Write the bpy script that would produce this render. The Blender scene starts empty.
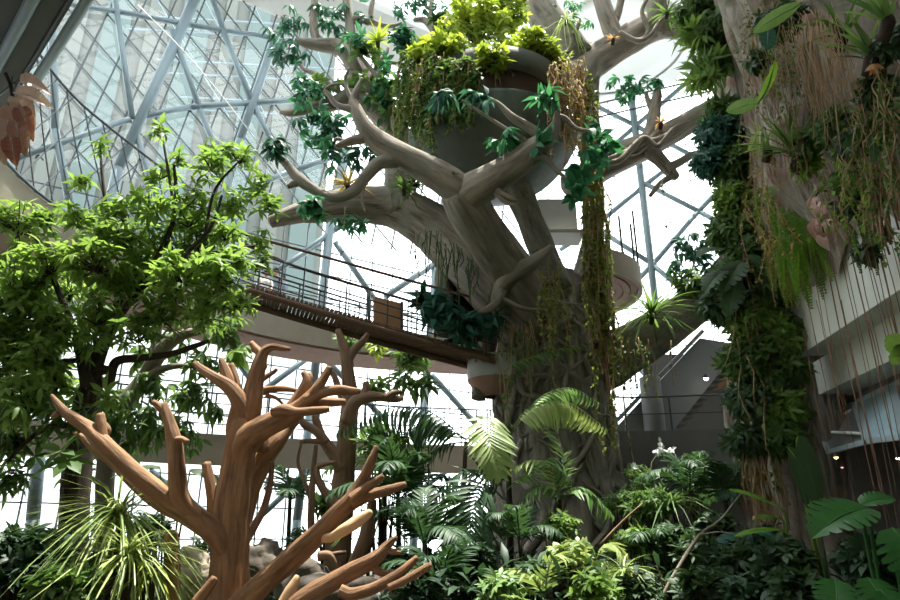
import bpy, math, random
import numpy as np
from mathutils import Vector as V, noise, Matrix

SC = bpy.context.scene
COL = SC.collection
R = math.radians
rng = np.random.default_rng(7)
random.seed(7)

# ------------------------------------------------------------------ camera
CAM = V((0.0, 0.0, 3.0))
TH = R(20.0)
F = 650.0
FWD = V((0, math.cos(TH), math.sin(TH)))
cam_data = bpy.data.cameras.new('camera')
cam_data.sensor_width = 36.0
cam_data.lens = 36.0 * F / 900.0
cam_data.clip_end = 300
cam = bpy.data.objects.new('camera', cam_data)
COL.objects.link(cam)
cam.location = CAM
cam.rotation_euler = (R(90) + TH, 0, 0)
SC.camera = cam


def ray(px, py):
    u = (px - 450) / F
    v = (300 - py) / F
    return V((u, math.cos(TH) - v * math.sin(TH), math.sin(TH) + v * math.cos(TH)))


def P(px, py, Y):
    d = ray(px, py)
    return CAM + d * (Y / d.y)


def PZ(px, py, z):
    d = ray(px, py)
    return CAM + d * ((z - CAM.z) / d.z)


def PL(px, py, p0, n):
    d = ray(px, py)
    return CAM + d * ((p0 - CAM).dot(n) / d.dot(n))


def rad(r, p):
    return r / F * (p - CAM).dot(FWD)


# ------------------------------------------------------------------ mesh builder
class MB:
    def __init__(s):
        s.v = []; s.f = []; s.n = 0; s.var = []; s.t = []

    def add(s, verts, faces, var=0.5, t=None):
        verts = np.asarray(verts, dtype=float).reshape(-1, 3)
        k = len(verts)
        if isinstance(faces, np.ndarray):
            s.f.extend((faces + s.n).tolist())
        else:
            s.f.extend([[i + s.n for i in f] for f in faces])
        s.v.append(verts)
        s.var.append(np.broadcast_to(np.asarray(var, dtype=float), (k,)))
        s.t.append(verts if t is None else np.asarray(t, dtype=float))
        s.n += k

    def build(s, name, mat, parent=None, smooth=True):
        me = bpy.data.meshes.new(name)
        vv = np.concatenate(s.v) if s.v else np.zeros((0, 3))
        me.from_pydata(vv.tolist(), [], s.f)
        if s.n:
            a = me.attributes.new('var', 'FLOAT', 'POINT')
            a.data.foreach_set('value', np.concatenate(s.var).astype(np.float32))
            b = me.attributes.new('tuv', 'FLOAT_VECTOR', 'POINT')
            b.data.foreach_set('vector', np.concatenate(s.t).astype(np.float32).ravel())
        if smooth:
            me.polygons.foreach_set('use_smooth', [True] * len(me.polygons))
        me.materials.append(mat)
        o = bpy.data.objects.new(name, me)
        COL.objects.link(o)
        if parent is not None:
            o.parent = parent
            w = V((0, 0, 0)); q = parent
            while q is not None:
                w = w + q.location; q = q.parent
            o.location = -w
        return o


def tag(o, label=None, cat=None, group=None, kind=None):
    if label: o['label'] = label
    if cat: o['category'] = cat
    if group: o['group'] = group
    if kind: o['kind'] = kind
    return o


def thing(name, label, cat, loc, group=None):
    o = bpy.data.objects.new(name, None)
    o.empty_display_size = 0.2
    COL.objects.link(o)
    o.location = loc
    return tag(o, label, cat, group)


def struct(name, mb, mat, parent=None, smooth=False):
    o = mb.build(name, mat, parent, smooth)
    if parent is None:
        o['kind'] = 'structure'
    return o


# ------------------------------------------------------------------ shapes
def box(mb, c, size, ax=None, var=0.5):
    c = V(c); h = V(size) * 0.5
    X, Y, Z = ax if ax else (V((1, 0, 0)), V((0, 1, 0)), V((0, 0, 1)))
    vs = []
    for sx in (-1, 1):
        for sy in (-1, 1):
            for sz in (-1, 1):
                vs.append(c + X * (h.x * sx) + Y * (h.y * sy) + Z * (h.z * sz))
    mb.add([tuple(v) for v in vs], [(0, 1, 3, 2), (4, 6, 7, 5), (0, 4, 5, 1), (2, 3, 7, 6), (0, 2, 6, 4), (1, 5, 7, 3)], var)


def bar(mb, a, b, w, h=None, up=V((0, 0, 1)), var=0.5):
    a = V(a); b = V(b)
    d = (b - a); L = d.length
    if L < 1e-6: return
    d.normalize()
    s = d.cross(up)
    if s.length < 1e-3: s = d.cross(V((1, 0, 0)))
    s.normalize(); n = s.cross(d)
    box(mb, (a + b) * 0.5, (w, L, h or w), (s, d, n), var)


def catmull(pts, rads, k):
    n = len(pts)
    P_ = []; R_ = []
    for i in range(n - 1):
        p0 = pts[i - 1] if i > 0 else pts[i] * 2 - pts[i + 1]
        p1, p2 = pts[i], pts[i + 1]
        p3 = pts[i + 2] if i + 2 < n else pts[i + 1] * 2 - pts[i]
        kk = k if isinstance(k, int) else max(2, min(14, int((p2 - p1).length / max(1e-4, k * max(rads[i], rads[i + 1])))))
        for j in range(kk):
            t = j / kk
            P_.append(0.5 * ((2 * p1) + (p2 - p0) * t + (2 * p0 - 5 * p1 + 4 * p2 - p3) * t * t + (3 * p1 - p0 - 3 * p2 + p3) * t ** 3))
            R_.append(rads[i] + (rads[i + 1] - rads[i]) * t)
    P_.append(pts[-1]); R_.append(rads[-1])
    return P_, R_


def tube(mb, pts, rads, seg=10, k=0.9, amp=0.0, freq=1.5, flute=0, fl_amp=0.0, twist=0.0, seed=0.0, var=0.5, cap=True):
    pts = [V(p) for p in pts]
    if not hasattr(rads, '__len__'):
        rads = [rads] * len(pts)
    if len(pts) > 2 or amp > 0:
        pts, rads = catmull(pts, list(rads), k)
    n = len(pts)
    T = []
    for i in range(n):
        t = pts[min(i + 1, n - 1)] - pts[max(i - 1, 0)]
        T.append(t.normalized() if t.length > 1e-9 else V((0, 0, 1)))
    ref = V((0, 0, 1)) if abs(T[0].z) < 0.9 else V((1, 0, 0))
    nrm = (ref - T[0] * ref.dot(T[0])).normalized()
    verts = []; tuv = []; s = 0.0
    ring0 = 0
    rings = []
    for i in range(n):
        if i:
            s += (pts[i] - pts[i - 1]).length
            nrm = (nrm - T[i] * nrm.dot(T[i]))
            nrm = nrm.normalized() if nrm.length > 1e-6 else V((1, 0, 0))
        bn = T[i].cross(nrm)
        for j in range(seg):
            a = 2 * math.pi * j / seg
            c, sn = math.cos(a), math.sin(a)
            r = rads[i]
            if amp:
                q = V((c * 1.3 + seed, sn * 1.3, s * freq))
                r *= 1 + amp * (noise.noise(q) + 0.5 * noise.noise(q * 2.3))
            if flute:
                r *= 1 + fl_amp * math.sin(a * flute + s * twist + 2 * noise.noise(V((s * .5, seed, 0))))
            v = pts[i] + (nrm * c + bn * sn) * r
            verts.append(v[:]); tuv.append((c * rads[0] + seed, sn * rads[0], s))
    faces = []
    for i in range(n - 1):
        for j in range(seg):
            a = i * seg + j; b = i * seg + (j + 1) % seg
            faces.append((a, b, b + seg, a + seg))
    if cap:
        verts.append((pts[0] - T[0] * rads[0] * 0.2)[:]); tuv.append((seed, 0, 0)); c0 = len(verts) - 1
        verts.append((pts[-1] + T[-1] * rads[-1] * 0.35)[:]); tuv.append((seed, 0, s)); c1 = len(verts) - 1
        for j in range(seg):
            faces.append((c0, (j + 1) % seg, j))
            faces.append((c1, (n - 1) * seg + j, (n - 1) * seg + (j + 1) % seg))
    mb.add(verts, faces, var, tuv)


def pbranch(lst, Y):
    pts = []; rs = []
    for e in lst:
        p = P(e[0], e[1], e[3] if len(e) > 3 else Y)
        pts.append(p); rs.append(rad(e[2], p))
    return pts, rs


PROF = {
    'oval': [(0, .05), (.3, .85), (.6, .95), (1, .03)],
    'lance': [(0, .2), (.35, 1), (.7, .7), (1, .03)],
    'small': [(0, .08), (.5, 1), (1, .05)],
    'strap': [(0, .7), (.25, 1), (.5, .95), (.75, .7), (1, .04)],
    'leaflet': [(0, .35), (.3, 1), (.65, .8), (1, .04)],
}


def unit(a):
    return a / np.maximum(np.linalg.norm(a, axis=-1, keepdims=True), 1e-9)


def leaves(mb, pos, d, up, L, W, prof='oval', droop=0.2, fold=0.25, var=None):
    pos = np.asarray(pos, float).reshape(-1, 3); N = len(pos)
    if N == 0: return
    d = unit(np.broadcast_to(np.asarray(d, float), (N, 3)))
    up = np.broadcast_to(np.asarray(up, float), (N, 3))
    s = np.cross(d, up); bad = np.linalg.norm(s, axis=1) < 1e-3
    s = np.where(bad[:, None], np.cross(d, np.array([1., .3, .2])), s)
    s = unit(s); n = np.cross(s, d)
    L = np.broadcast_to(np.asarray(L, float), (N,)); W = np.broadcast_to(np.asarray(W, float), (N,))
    droop = np.broadcast_to(np.asarray(droop, float), (N,))
    pr = PROF[prof]; k = len(pr)
    if var is None: var = rng.random(N)
    var = np.broadcast_to(np.asarray(var, float), (N,))
    allv = np.zeros((N, k * 3, 3))
    for i, (t, w) in enumerate(pr):
        y = t * L * (1 - 0.25 * droop * t)
        z = -droop * t * t * L
        for j, sx in enumerate((-1, 0, 1)):
            x = sx * w * W * 0.5
            zz = z + abs(sx) * fold * w * W * 0.5
            allv[:, i * 3 + j] = pos + d * y[:, None] + s * x[:, None] + n * zz[:, None]
    fq = []
    for i in range(k - 1):
        for j in range(2):
            a = i * 3 + j
            fq.append((a, a + 1, a + 4, a + 3))
    fq = np.array(fq)
    faces = (fq[None] + (np.arange(N) * k * 3)[:, None, None]).reshape(-1, 4)
    mb.add(allv.reshape(-1, 3), faces, np.repeat(var, k * 3))


def rosettes(mb, pts, axis, n=7, L=0.28, W=0.09, tilt=0.35, prof='oval', droop=0.3, jit=0.3, var=None):
    """whorls of leaves: one whorl at every point, leaves radiating around its axis"""
    pts = np.asarray(pts, float).reshape(-1, 3); N = len(pts)
    ax = unit(np.broadcast_to(np.asarray(axis, float), (N, 3)) + rng.normal(0, jit, (N, 3)))
    a = unit(np.cross(ax, np.array([.31, .87, .37])))
    b = np.cross(ax, a)
    th = (np.arange(n) / n * 2 * math.pi)[None] + rng.random((N, 1)) * 6.28 + rng.normal(0, .2, (N, n))
    tl = tilt + rng.normal(0, .25, (N, n))
    d = (a[:, None] * np.cos(th)[..., None] + b[:, None] * np.sin(th)[..., None]) * np.cos(tl)[..., None] + ax[:, None] * np.sin(tl)[..., None]
    p = np.repeat(pts[:, None], n, 1)
    up = np.repeat(ax[:, None], n, 1) + np.array([0, 0, .3])
    vr = (rng.random((N, 1)) * .6 + rng.random((N, n)) * .4) if var is None else np.clip(var + rng.normal(0, .12, (N, n)), 0, 1)
    LL = L * rng.uniform(.65, 1.15, (N, n)); WW = W * rng.uniform(.75, 1.15, (N, n))
    leaves(mb, p.reshape(-1, 3), d.reshape(-1, 3), up.reshape(-1, 3), LL.ravel(), WW.ravel(), prof, rng.uniform(.4, 1.4, N * n) * droop, .2, vr.ravel())


def blob(c, r, n, flat=0.8):
    p = rng.normal(0, 1, (n, 3)); p = unit(p) * (rng.random((n, 1)) ** .45)
    return np.array(c[:]) + p * np.array([r, r, r * flat])


def frond(mb, pts, ll, n=22, ang=62, droop=0.35, wid=0.12, rr=0.012, up=(0, 0, 1), taper=True, vee=0.2, prof='leaflet', var=None, start=0.12):
    """a feather-shaped palm leaf along a curved midrib"""
    pts = [V(p) for p in pts]
    q, _ = catmull(pts, [1] * len(pts), 10)
    rs = [rr * (1.05 - 0.85 * i / (len(q) - 1)) for i in range(len(q))]
    tube(mb, q, rs, 5, 1, var=.3)
    Q = np.array([p[:] for p in q]); seg = np.linalg.norm(np.diff(Q, axis=0), axis=1); cs = np.concatenate([[0], np.cumsum(seg)])
    tt = np.linspace(start, 1, n); ss = tt * cs[-1]
    pos = np.stack([np.interp(ss, cs, Q[:, i]) for i in range(3)], 1)
    pos2 = np.stack([np.interp(np.minimum(ss + .02 * cs[-1], cs[-1]), cs, Q[:, i]) for i in range(3)], 1)
    pos1 = np.stack([np.interp(ss - .02 * cs[-1], cs, Q[:, i]) for i in range(3)], 1)
    tan = unit(pos2 - pos1)
    upv = np.broadcast_to(np.array(up, float), tan.shape)
    side = unit(np.cross(tan, upv)); nn = np.cross(side, tan)
    prof_l = np.sin(np.clip(tt * .86 + .14, 0, 1) * math.pi) ** .55 if taper else np.ones(n)
    prof_l = np.maximum(prof_l, .3)
    bv = rng.uniform(.3, .7)
    for sg in (-1, 1):
        a = R(ang) * (1 - .45 * tt) + rng.normal(0, .05, n)
        d = tan * np.cos(a)[:, None] + side * (sg * np.sin(a))[:, None] + nn * vee
        vr = np.clip(bv + rng.normal(0, .15, n), 0, 1) if var is None else np.clip(var + rng.normal(0, .1, n), 0, 1)
        leaves(mb, pos, d, nn, ll * prof_l * rng.uniform(.85, 1.1, n), ll * wid * rng.uniform(.8, 1.1, n), prof, droop * rng.uniform(.6, 1.5, n), .25, vr)


def strap_plant(mb, c, n, L, W, droop=0.9, lo=0.5, hi=1.4, bias=(0, 0, 0), prof='strap'):
    c = np.array(V(c)[:])
    th = rng.random(n) * 6.28; el = rng.uniform(lo, hi, n)
    d = np.stack([np.cos(th) * np.cos(el), np.sin(th) * np.cos(el), np.sin(el)], 1) + np.array(bias)
    leaves(mb, c + rng.normal(0, .02, (n, 3)), d, (0.01, 0.02, 1), L * rng.uniform(.6, 1.1, n), W * rng.uniform(.7, 1.1, n), prof, droop * rng.uniform(.5, 1.3, n), .35)


def strands(mb, tops, lens, r=0.008, sway=0.1, leaf=None, lw=.5, per=10, seg=4, ldroop=.3, prof='small'):
    """thin hanging strings with or without small leaves"""
    for tp, ln in zip(tops, lens):
        tp = V(tp)
        k = max(3, int(ln / .35))
        pts = []
        dx, dy = 0, 0
        for i in range(k + 1):
            pts.append(tp + V((dx, dy, -ln * i / k)))
            dx += random.gauss(0, sway) * .3; dy += random.gauss(0, sway) * .3
        tube(mb, pts, [r] * len(pts), seg, 2, var=.15)
        if leaf:
            m = max(2, int(ln * per))
            Q = np.array([p[:] for p in pts]); t = rng.random(m) * k
            pos = np.stack([np.interp(t, np.arange(k + 1), Q[:, i]) for i in range(3)], 1)
            d = rng.normal(0, 1, (m, 3)); d[:, 2] = d[:, 2] * .5 - .5
            leaves(mb, pos, d, (0, 0, 1), leaf * rng.uniform(.6, 1.2, m), leaf * lw * rng.uniform(.7, 1.2, m), prof, ldroop, .2)


def big_leaf(mb, base, d, up, L, W, cuts=7, depth=.55, droop=.35, fold=.2, heart=True, var=.5, wav=0.0):
    """one broad leaf with a midrib and notched margins"""
    base = V(base); d = V(d).normalized(); s = d.cross(V(up)).normalized(); n = s.cross(d)
    M = 46; rows = []
    verts = []; vs = []
    for i in range(M + 1):
        t = i / M
        w = math.sin(math.pi * min(1, (t * .93 + .07)) ** .75) ** .8 if heart else math.sin(math.pi * (t * .96 + .03)) ** .6
        ph = (t * cuts) % 1.0
        cut = 1.0
        if cuts and .08 < t < .93:
            cut = 1 - depth * max(0, 1 - abs(ph - .5) / .16)
        z0 = -droop * t * t * L
        y0 = L * t * (1 - .2 * droop * t)
        for sg in (-1, 1):
            for q in (0, .5, 1):
                x = sg * W * .5 * w * q
                if q == 1: x = sg * W * .5 * w * max(.5 if cuts == 0 else .0, cut)
                if q == .5: x = sg * W * .5 * w * min(.5, cut * .97)
                yy = y0 + abs(x) * (.35 if cuts else .1)
                zz = z0 + abs(x) * fold - (x / W) ** 2 * 1.2 * W * .4 + wav * W * math.sin(t * 40 + sg) * q * q
                verts.append((base + d * yy + s * x + n * zz)[:]); vs.append(var + (.12 if q == 0 else 0) + .05 * math.sin(t * cuts * 6.28))
    faces = []
    for i in range(M):
        a = i * 6; b = a + 6
        faces += [(a, a + 1, b + 1, b), (a + 1, a + 2, b + 2, b + 1), (a + 3, b + 3, b + 4, a + 4), (a + 4, b + 4, b + 5, a + 5)]
    mb.add(verts, faces, np.array(vs))
    tube(mb, [base + n * .004, base + d * L * .5 + n * (.006 - droop * .25 * L), base + d * (L * (1 - .2 * droop)) + n * (-droop * L)], [L * .012, L * .009, L * .003], 5, 4, var=.95)


def lathe(mb, c, prof, seg=48, var=.5):
    verts = []; faces = []
    for (r, z) in prof:
        for j in range(seg):
            a = 6.28318 * j / seg
            verts.append((c.x + r * math.cos(a), c.y + r * math.sin(a), c.z + z))
    for i in range(len(prof) - 1):
        for j in range(seg):
            a = i * seg + j; b = i * seg + (j + 1) % seg
            faces.append((a, b, b + seg, a + seg))
    mb.add(verts, faces, var)


def rock(mb, c, size, seed=0, n=3):
    import bmesh
    bm = bmesh.new(); bmesh.ops.create_icosphere(bm, subdivisions=n, radius=1)
    vs = []
    for v in bm.verts:
        p = v.co.copy()
        k = 1 + .35 * noise.noise(p * 1.1 + V((seed, 0, 0))) + .18 * noise.noise(p * 2.7 + V((0, seed, 0))) + .08 * noise.noise(p * 6)
        vs.append((c[0] + p.x * size[0] * k, c[1] + p.y * size[1] * k, c[2] + p.z * size[2] * k))
    fs = [[v.index for v in f.verts] for f in bm.faces]
    bm.free()
    mb.add(vs, fs)


# ------------------------------------------------------------------ materials
def new_mat(name):
    m = bpy.data.materials.new(name); m.use_nodes = True
    nt = m.node_tree; nt.nodes.clear()
    out = nt.nodes.new('ShaderNodeOutputMaterial')
    return m, nt, out


def N(nt, typ, **kw):
    n = nt.nodes.new(typ)
    for k, v in kw.items():
        if k in n.inputs: n.inputs[k].default_value = v
        else: setattr(n, k, v)
    return n


def rgba(c): return (c[0], c[1], c[2], 1)


def leaf_mat(name, c1, c2, transl=.4, rough=.42, c3=None):
    m, nt, out = new_mat(name)
    at = N(nt, 'ShaderNodeAttribute', attribute_name='var')
    rp = nt.nodes.new('ShaderNodeValToRGB')
    rp.color_ramp.elements[0].color = rgba(c1); rp.color_ramp.elements[1].color = rgba(c2)
    if c3:
        e = rp.color_ramp.elements.new(.93); e.color = rgba(c2)
        rp.color_ramp.elements[-1].color = rgba(c3)
    nt.links.new(at.outputs['Fac'], rp.inputs[0])
    pb = N(nt, 'ShaderNodeBsdfPrincipled', Roughness=rough + .1)
    pb.inputs['Specular IOR Level'].default_value = .28
    nt.links.new(rp.outputs[0], pb.inputs['Base Color'])
    tr = N(nt, 'ShaderNodeBsdfTranslucent')
    g = N(nt, 'ShaderNodeGamma'); g.inputs[1].default_value = .8
    mx = N(nt, 'ShaderNodeMix', data_type='RGBA', blend_type='MULTIPLY')
    mx.inputs[0].default_value = 1; mx.inputs[7].default_value = (1.15, 1.2, .7, 1)
    nt.links.new(rp.outputs[0], g.inputs[0]); nt.links.new(g.outputs[0], mx.inputs[6]); nt.links.new(mx.outputs[2], tr.inputs[0])
    ms = N(nt, 'ShaderNodeMixShader'); ms.inputs[0].default_value = transl
    nt.links.new(pb.outputs[0], ms.inputs[1]); nt.links.new(tr.outputs[0], ms.inputs[2]); nt.links.new(ms.outputs[0], out.inputs[0])
    return m


def bark_mat(name, c1, c2, c3, sc=6.0, stretch=.18, bump=.6, rough=.85, attr='tuv', moss=None, dist=.05):
    m, nt, out = new_mat(name)
    at = N(nt, 'ShaderNodeAttribute', attribute_name=attr)
    mp = N(nt, 'ShaderNodeMapping'); mp.inputs['Scale'].default_value = (1, 1, stretch)
    nt.links.new(at.outputs['Vector'], mp.inputs[0])
    n1 = N(nt, 'ShaderNodeTexNoise', Scale=sc, Detail=8.0, Roughness=.65)
    n2 = N(nt, 'ShaderNodeTexNoise', Scale=sc * .22, Detail=4.0)
    nt.links.new(mp.outputs[0], n1.inputs['Vector']); nt.links.new(at.outputs['Vector'], n2.inputs['Vector'])
    rp = nt.nodes.new('ShaderNodeValToRGB')
    rp.color_ramp.elements[0].position = .33; rp.color_ramp.elements[0].color = rgba(c1)
    rp.color_ramp.elements[1].position = .68; rp.color_ramp.elements[1].color = rgba(c2)
    nt.links.new(n1.outputs[0], rp.inputs[0])
    mx = N(nt, 'ShaderNodeMix', data_type='RGBA'); mx.inputs[7].default_value = rgba(c3)
    r2 = nt.nodes.new('ShaderNodeValToRGB'); r2.color_ramp.elements[0].position = .45; r2.color_ramp.elements[1].position = .7
    nt.links.new(n2.outputs[0], r2.inputs[0]); nt.links.new(r2.outputs[0], mx.inputs[0]); nt.links.new(rp.outputs[0], mx.inputs[6])
    last = mx.outputs[2]
    if moss:
        n3 = N(nt, 'ShaderNodeTexNoise', Scale=1.1, Detail=6.0, Roughness=.7)
        nt.links.new(at.outputs['Vector'], n3.inputs['Vector'])
        r3 = nt.nodes.new('ShaderNodeValToRGB'); r3.color_ramp.elements[0].position = .52; r3.color_ramp.elements[1].position = .66
        nt.links.new(n3.outputs[0], r3.inputs[0])
        m2 = N(nt, 'ShaderNodeMix', data_type='RGBA'); m2.inputs[7].default_value = rgba(moss)
        nt.links.new(r3.outputs[0], m2.inputs[0]); nt.links.new(last, m2.inputs[6]); last = m2.outputs[2]
    pb = N(nt, 'ShaderNodeBsdfPrincipled', Roughness=rough)
    pb.inputs['Specular IOR Level'].default_value = .25
    nt.links.new(last, pb.inputs['Base Color'])
    bp = N(nt, 'ShaderNodeBump', Strength=bump, Distance=dist)
    nt.links.new(n1.outputs[0], bp.inputs['Height']); nt.links.new(bp.outputs[0], pb.inputs['Normal'])
    nt.links.new(pb.outputs[0], out.inputs[0])
    return m


def plain(name, c, rough=.6, metal=0.0, vary=.15, sc=2.0, bump=0.0, coord='Object', spec=.4, emit=None):
    m, nt, out = new_mat(name)
    pb = N(nt, 'ShaderNodeBsdfPrincipled', Roughness=rough, Metallic=metal)
    pb.inputs['Specular IOR Level'].default_value = spec
    tc = N(nt, 'ShaderNodeTexCoord')
    n1 = N(nt, 'ShaderNodeTexNoise', Scale=sc, Detail=6.0, Roughness=.6)
    nt.links.new(tc.outputs[coord], n1.inputs['Vector'])
    mx = N(nt, 'ShaderNodeMix', data_type='RGBA')
    mx.inputs[6].default_value = rgba([x * (1 - vary) for x in c]); mx.inputs[7].default_value = rgba([min(1, x * (1 + vary)) for x in c])
    nt.links.new(n1.outputs[0], mx.inputs[0]); nt.links.new(mx.outputs[2], pb.inputs['Base Color'])
    if bump:
        bp = N(nt, 'ShaderNodeBump', Strength=bump, Distance=.03)
        nt.links.new(n1.outputs[0], bp.inputs['Height']); nt.links.new(bp.outputs[0], pb.inputs['Normal'])
    if emit:
        pb.inputs['Emission Color'].default_value = rgba(c); pb.inputs['Emission Strength'].default_value = emit
    nt.links.new(pb.outputs[0], out.inputs[0])
    return m


def glass_mat(name, tint, gl=.06, rough=.05):
    m, nt, out = new_mat(name)
    tr = N(nt, 'ShaderNodeBsdfTransparent'); tr.inputs[0].default_value = rgba(tint)
    g = N(nt, 'ShaderNodeBsdfGlossy', Roughness=rough)
    ms = N(nt, 'ShaderNodeMixShader'); ms.inputs[0].default_value = gl
    nt.links.new(tr.outputs[0], ms.inputs[1]); nt.links.new(g.outputs[0], ms.inputs[2]); nt.links.new(ms.outputs[0], out.inputs[0])
    return m


M = {}
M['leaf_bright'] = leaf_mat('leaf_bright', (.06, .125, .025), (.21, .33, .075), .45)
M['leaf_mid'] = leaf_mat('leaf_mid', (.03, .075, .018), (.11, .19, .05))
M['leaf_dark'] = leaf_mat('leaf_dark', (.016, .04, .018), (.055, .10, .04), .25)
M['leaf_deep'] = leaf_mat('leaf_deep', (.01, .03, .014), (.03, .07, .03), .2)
M['leaf_yellow'] = leaf_mat('leaf_yellow', (.10, .17, .014), (.34, .40, .05))
M['leaf_teal'] = leaf_mat('leaf_teal', (.014, .085, .04), (.045, .21, .105), .3)
M['leaf_blue'] = leaf_mat('leaf_blue', (.01, .05, .035), (.03, .12, .085), .25)
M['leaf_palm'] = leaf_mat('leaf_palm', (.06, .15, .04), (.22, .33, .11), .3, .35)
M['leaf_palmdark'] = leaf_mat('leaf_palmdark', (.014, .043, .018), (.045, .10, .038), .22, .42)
M['leaf_pale'] = leaf_mat('leaf_pale', (.12, .2, .05), (.42, .48, .2), .3, .35)
M['leaf_dry'] = leaf_mat('leaf_dry', (.16, .1, .03), (.4, .28, .1), .3, .6)
M['leaf_monstera'] = leaf_mat('leaf_monstera', (.012, .055, .012), (.04, .15, .03), .2, .22)
M['leaf_vine'] = leaf_mat('leaf_vine', (.07, .11, .018), (.26, .31, .06), .35)
M['leaf_fern'] = leaf_mat('leaf_fern', (.07, .17, .015), (.17, .31, .035), .4)
M['leaf_redstar'] = leaf_mat('leaf_redstar', (.3, .1, .05), (.5, .28, .16), .3)
M['dried_pink'] = leaf_mat('dried_pink', (.22, .05, .035), (.66, .50, .44), .06, .6)
M['bark_big'] = bark_mat('bark_big', (.06, .054, .044), (.27, .24, .19), (.2, .19, .16), 5, .2, .7, moss=(.07, .075, .03))
M['bark_limb'] = bark_mat('bark_limb', (.09, .075, .06), (.31, .265, .205), (.2, .185, .155), 6, .18, .6)
M['bark_dead'] = bark_mat('bark_dead', (.095, .048, .026), (.42, .235, .12), (.235, .122, .062), 11, .13, .9, .7)
M['bark_dead_far'] = bark_mat('bark_dead_far', (.10, .06, .038), (.27, .165, .10), (.18, .11, .07), 9, .15, .45, .75)
M['cut_wood'] = bark_mat('cut_wood', (.42, .24, .12), (.72, .5, .3), (.6, .38, .2), 9, .2, .3, .7)
M['bark_dark'] = bark_mat('bark_dark', (.02, .014, .01), (.075, .055, .04), (.045, .033, .024), 9, .2, .6)
M['bark_grey'] = bark_mat('bark_grey', (.10, .085, .065), (.3, .26, .2), (.2, .17, .13), 9, .2, .6)
M['rock_bark'] = bark_mat('rock_bark', (.05, .042, .033), (.42, .385, .32), (.19, .105, .075), 5.5, .10, 1.0, .9, moss=(.07, .085, .03), dist=.12)
M['root_red'] = bark_mat('root_red', (.12, .06, .035), (.3, .17, .11), (.22, .12, .08), 9, .2, .3)
M['root_straw'] = bark_mat('root_straw', (.2, .12, .06), (.42, .3, .17), (.3, .2, .12), 9, .2, .3)
M['rock'] = bark_mat('rock', (.04, .034, .028), (.15, .125, .1), (.09, .08, .068), 2.5, 1, .8, .9)
M['rock_pale'] = bark_mat('rock_pale', (.2, .16, .12), (.5, .44, .35), (.36, .3, .22), 3.5, 1, .8, .9)
M['bowl'] = bark_mat('bowl', (.06, .075, .064), (.125, .15, .13), (.085, .09, .072), 2.0, .5, .25, .6, dist=.02)
M['bowl_inside'] = plain('bowl_inside', (.06, .04, .028), .9)
M['concrete'] = plain('concrete', (.38, .38, .35), .85, 0, .16, .7, .1)
M['concrete_pale'] = bark_mat('concrete_pale', (.46, .475, .43), (.66, .67, .62), (.55, .55, .48), 1.3, .25, .1, .85, dist=.01)
M['concrete_dark'] = plain('concrete_dark', (.14, .135, .125), .85, 0, .2, 1.2, .1)
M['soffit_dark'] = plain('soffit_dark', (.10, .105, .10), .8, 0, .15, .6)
M['soffit_wood'] = plain('soffit_wood', (.3, .17, .12), .8, 0, .25, 2.5)
M['fascia'] = plain('fascia', (.36, .31, .25), .85, 0, .22, 1.6, .15)
M['deck_wood'] = plain('deck_wood', (.15, .085, .055), .8, 0, .3, 4, .2)
M['board'] = plain('board', (.36, .19, .095), .7, 0, .2, 3)
M['rope'] = plain('rope', (.13, .07, .05), .8)
M['steel'] = plain('steel', (.19, .25, .275), .45, .1, .06, 1)
M['steel_dark'] = plain('steel_dark', (.06, .065, .07), .5, .3, .1, 1)
M['mullion'] = plain('mullion', (.09, .105, .115), .5, .2, .1, 1)
M['wall_pale'] = plain('wall_pale', (.62, .62, .58), .85, 0, .06, .5)
M['white_panel'] = plain('white_panel', (.78, .79, .77), .7, 0, .04, .5)
M['grey_panel'] = plain('grey_panel', (.42, .42, .40), .7, 0, .05, .5)
M['stair_panel'] = plain('stair_panel', (.2, .205, .205), .7, 0, .05, .5)
M['soil'] = plain('soil', (.05, .04, .028), .95, 0, .4, 2, .4)
M['interior'] = plain('interior', (.16, .15, .14), .8)
M['glass'] = glass_mat('glass', (.93, .97, .96))
M['glass_roof'] = glass_mat('glass_roof', (.95, .97, .97), .03)
M['glass_teal'] = glass_mat('glass_teal', (.72, .84, .82), .10)
M['facade'] = plain('facade', (.12, .13, .118), .8, 0, .06, .15)
M['facade_teal'] = plain('facade_teal', (.085, .12, .114), .5, 0, .06, .2)
M['canopy_glass'] = plain('canopy_glass', (.34, .47, .52), .25, 0, .2, 3, spec=.8)
M['canopy_dim'] = plain('canopy_dim', (.13, .14, .14), .3, 0, .35, 4)
M['canopy_panel'] = plain('canopy_panel', (.36, .43, .46), .35, .2, .15, 2)
M['skin'] = plain('skin', (.42, .25, .18), .6)
M['hair'] = plain('hair', (.02, .015, .012), .6)
M['shirt_grey'] = plain('shirt_grey', (.22, .26, .30), .8)
M['shirt_white'] = plain('shirt_white', (.75, .75, .72), .8)
M['shirt_blue'] = plain('shirt_blue', (.25, .36, .46), .8)
M['trousers'] = plain('trousers', (.06, .065, .08), .8)
M['pack'] = plain('pack', (.03, .03, .04), .7)
M['bulb'] = plain('bulb', (1, .97, .9), .4, emit=14.0)
M['bulb_yellow'] = plain('bulb_yellow', (1, .8, .3), .4, emit=5.0)
M['lamp_pink'] = plain('lamp_pink', (.9, .4, .4), .4, emit=1.2)
M['cable_white'] = plain('cable_white', (.42, .42, .4), .6)

# ================================================================== SETTING
GZ = 1.4
A0 = V((-3.4, 26, 0)); D1 = V((.838, .545, 0)); N1 = V((.545, -.838, 0))
C0 = A0 + D1 * 8.2; D2 = V((.924, -.383, 0)); N2 = V((-.383, -.924, 0))
TOPZ = 25.0


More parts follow.
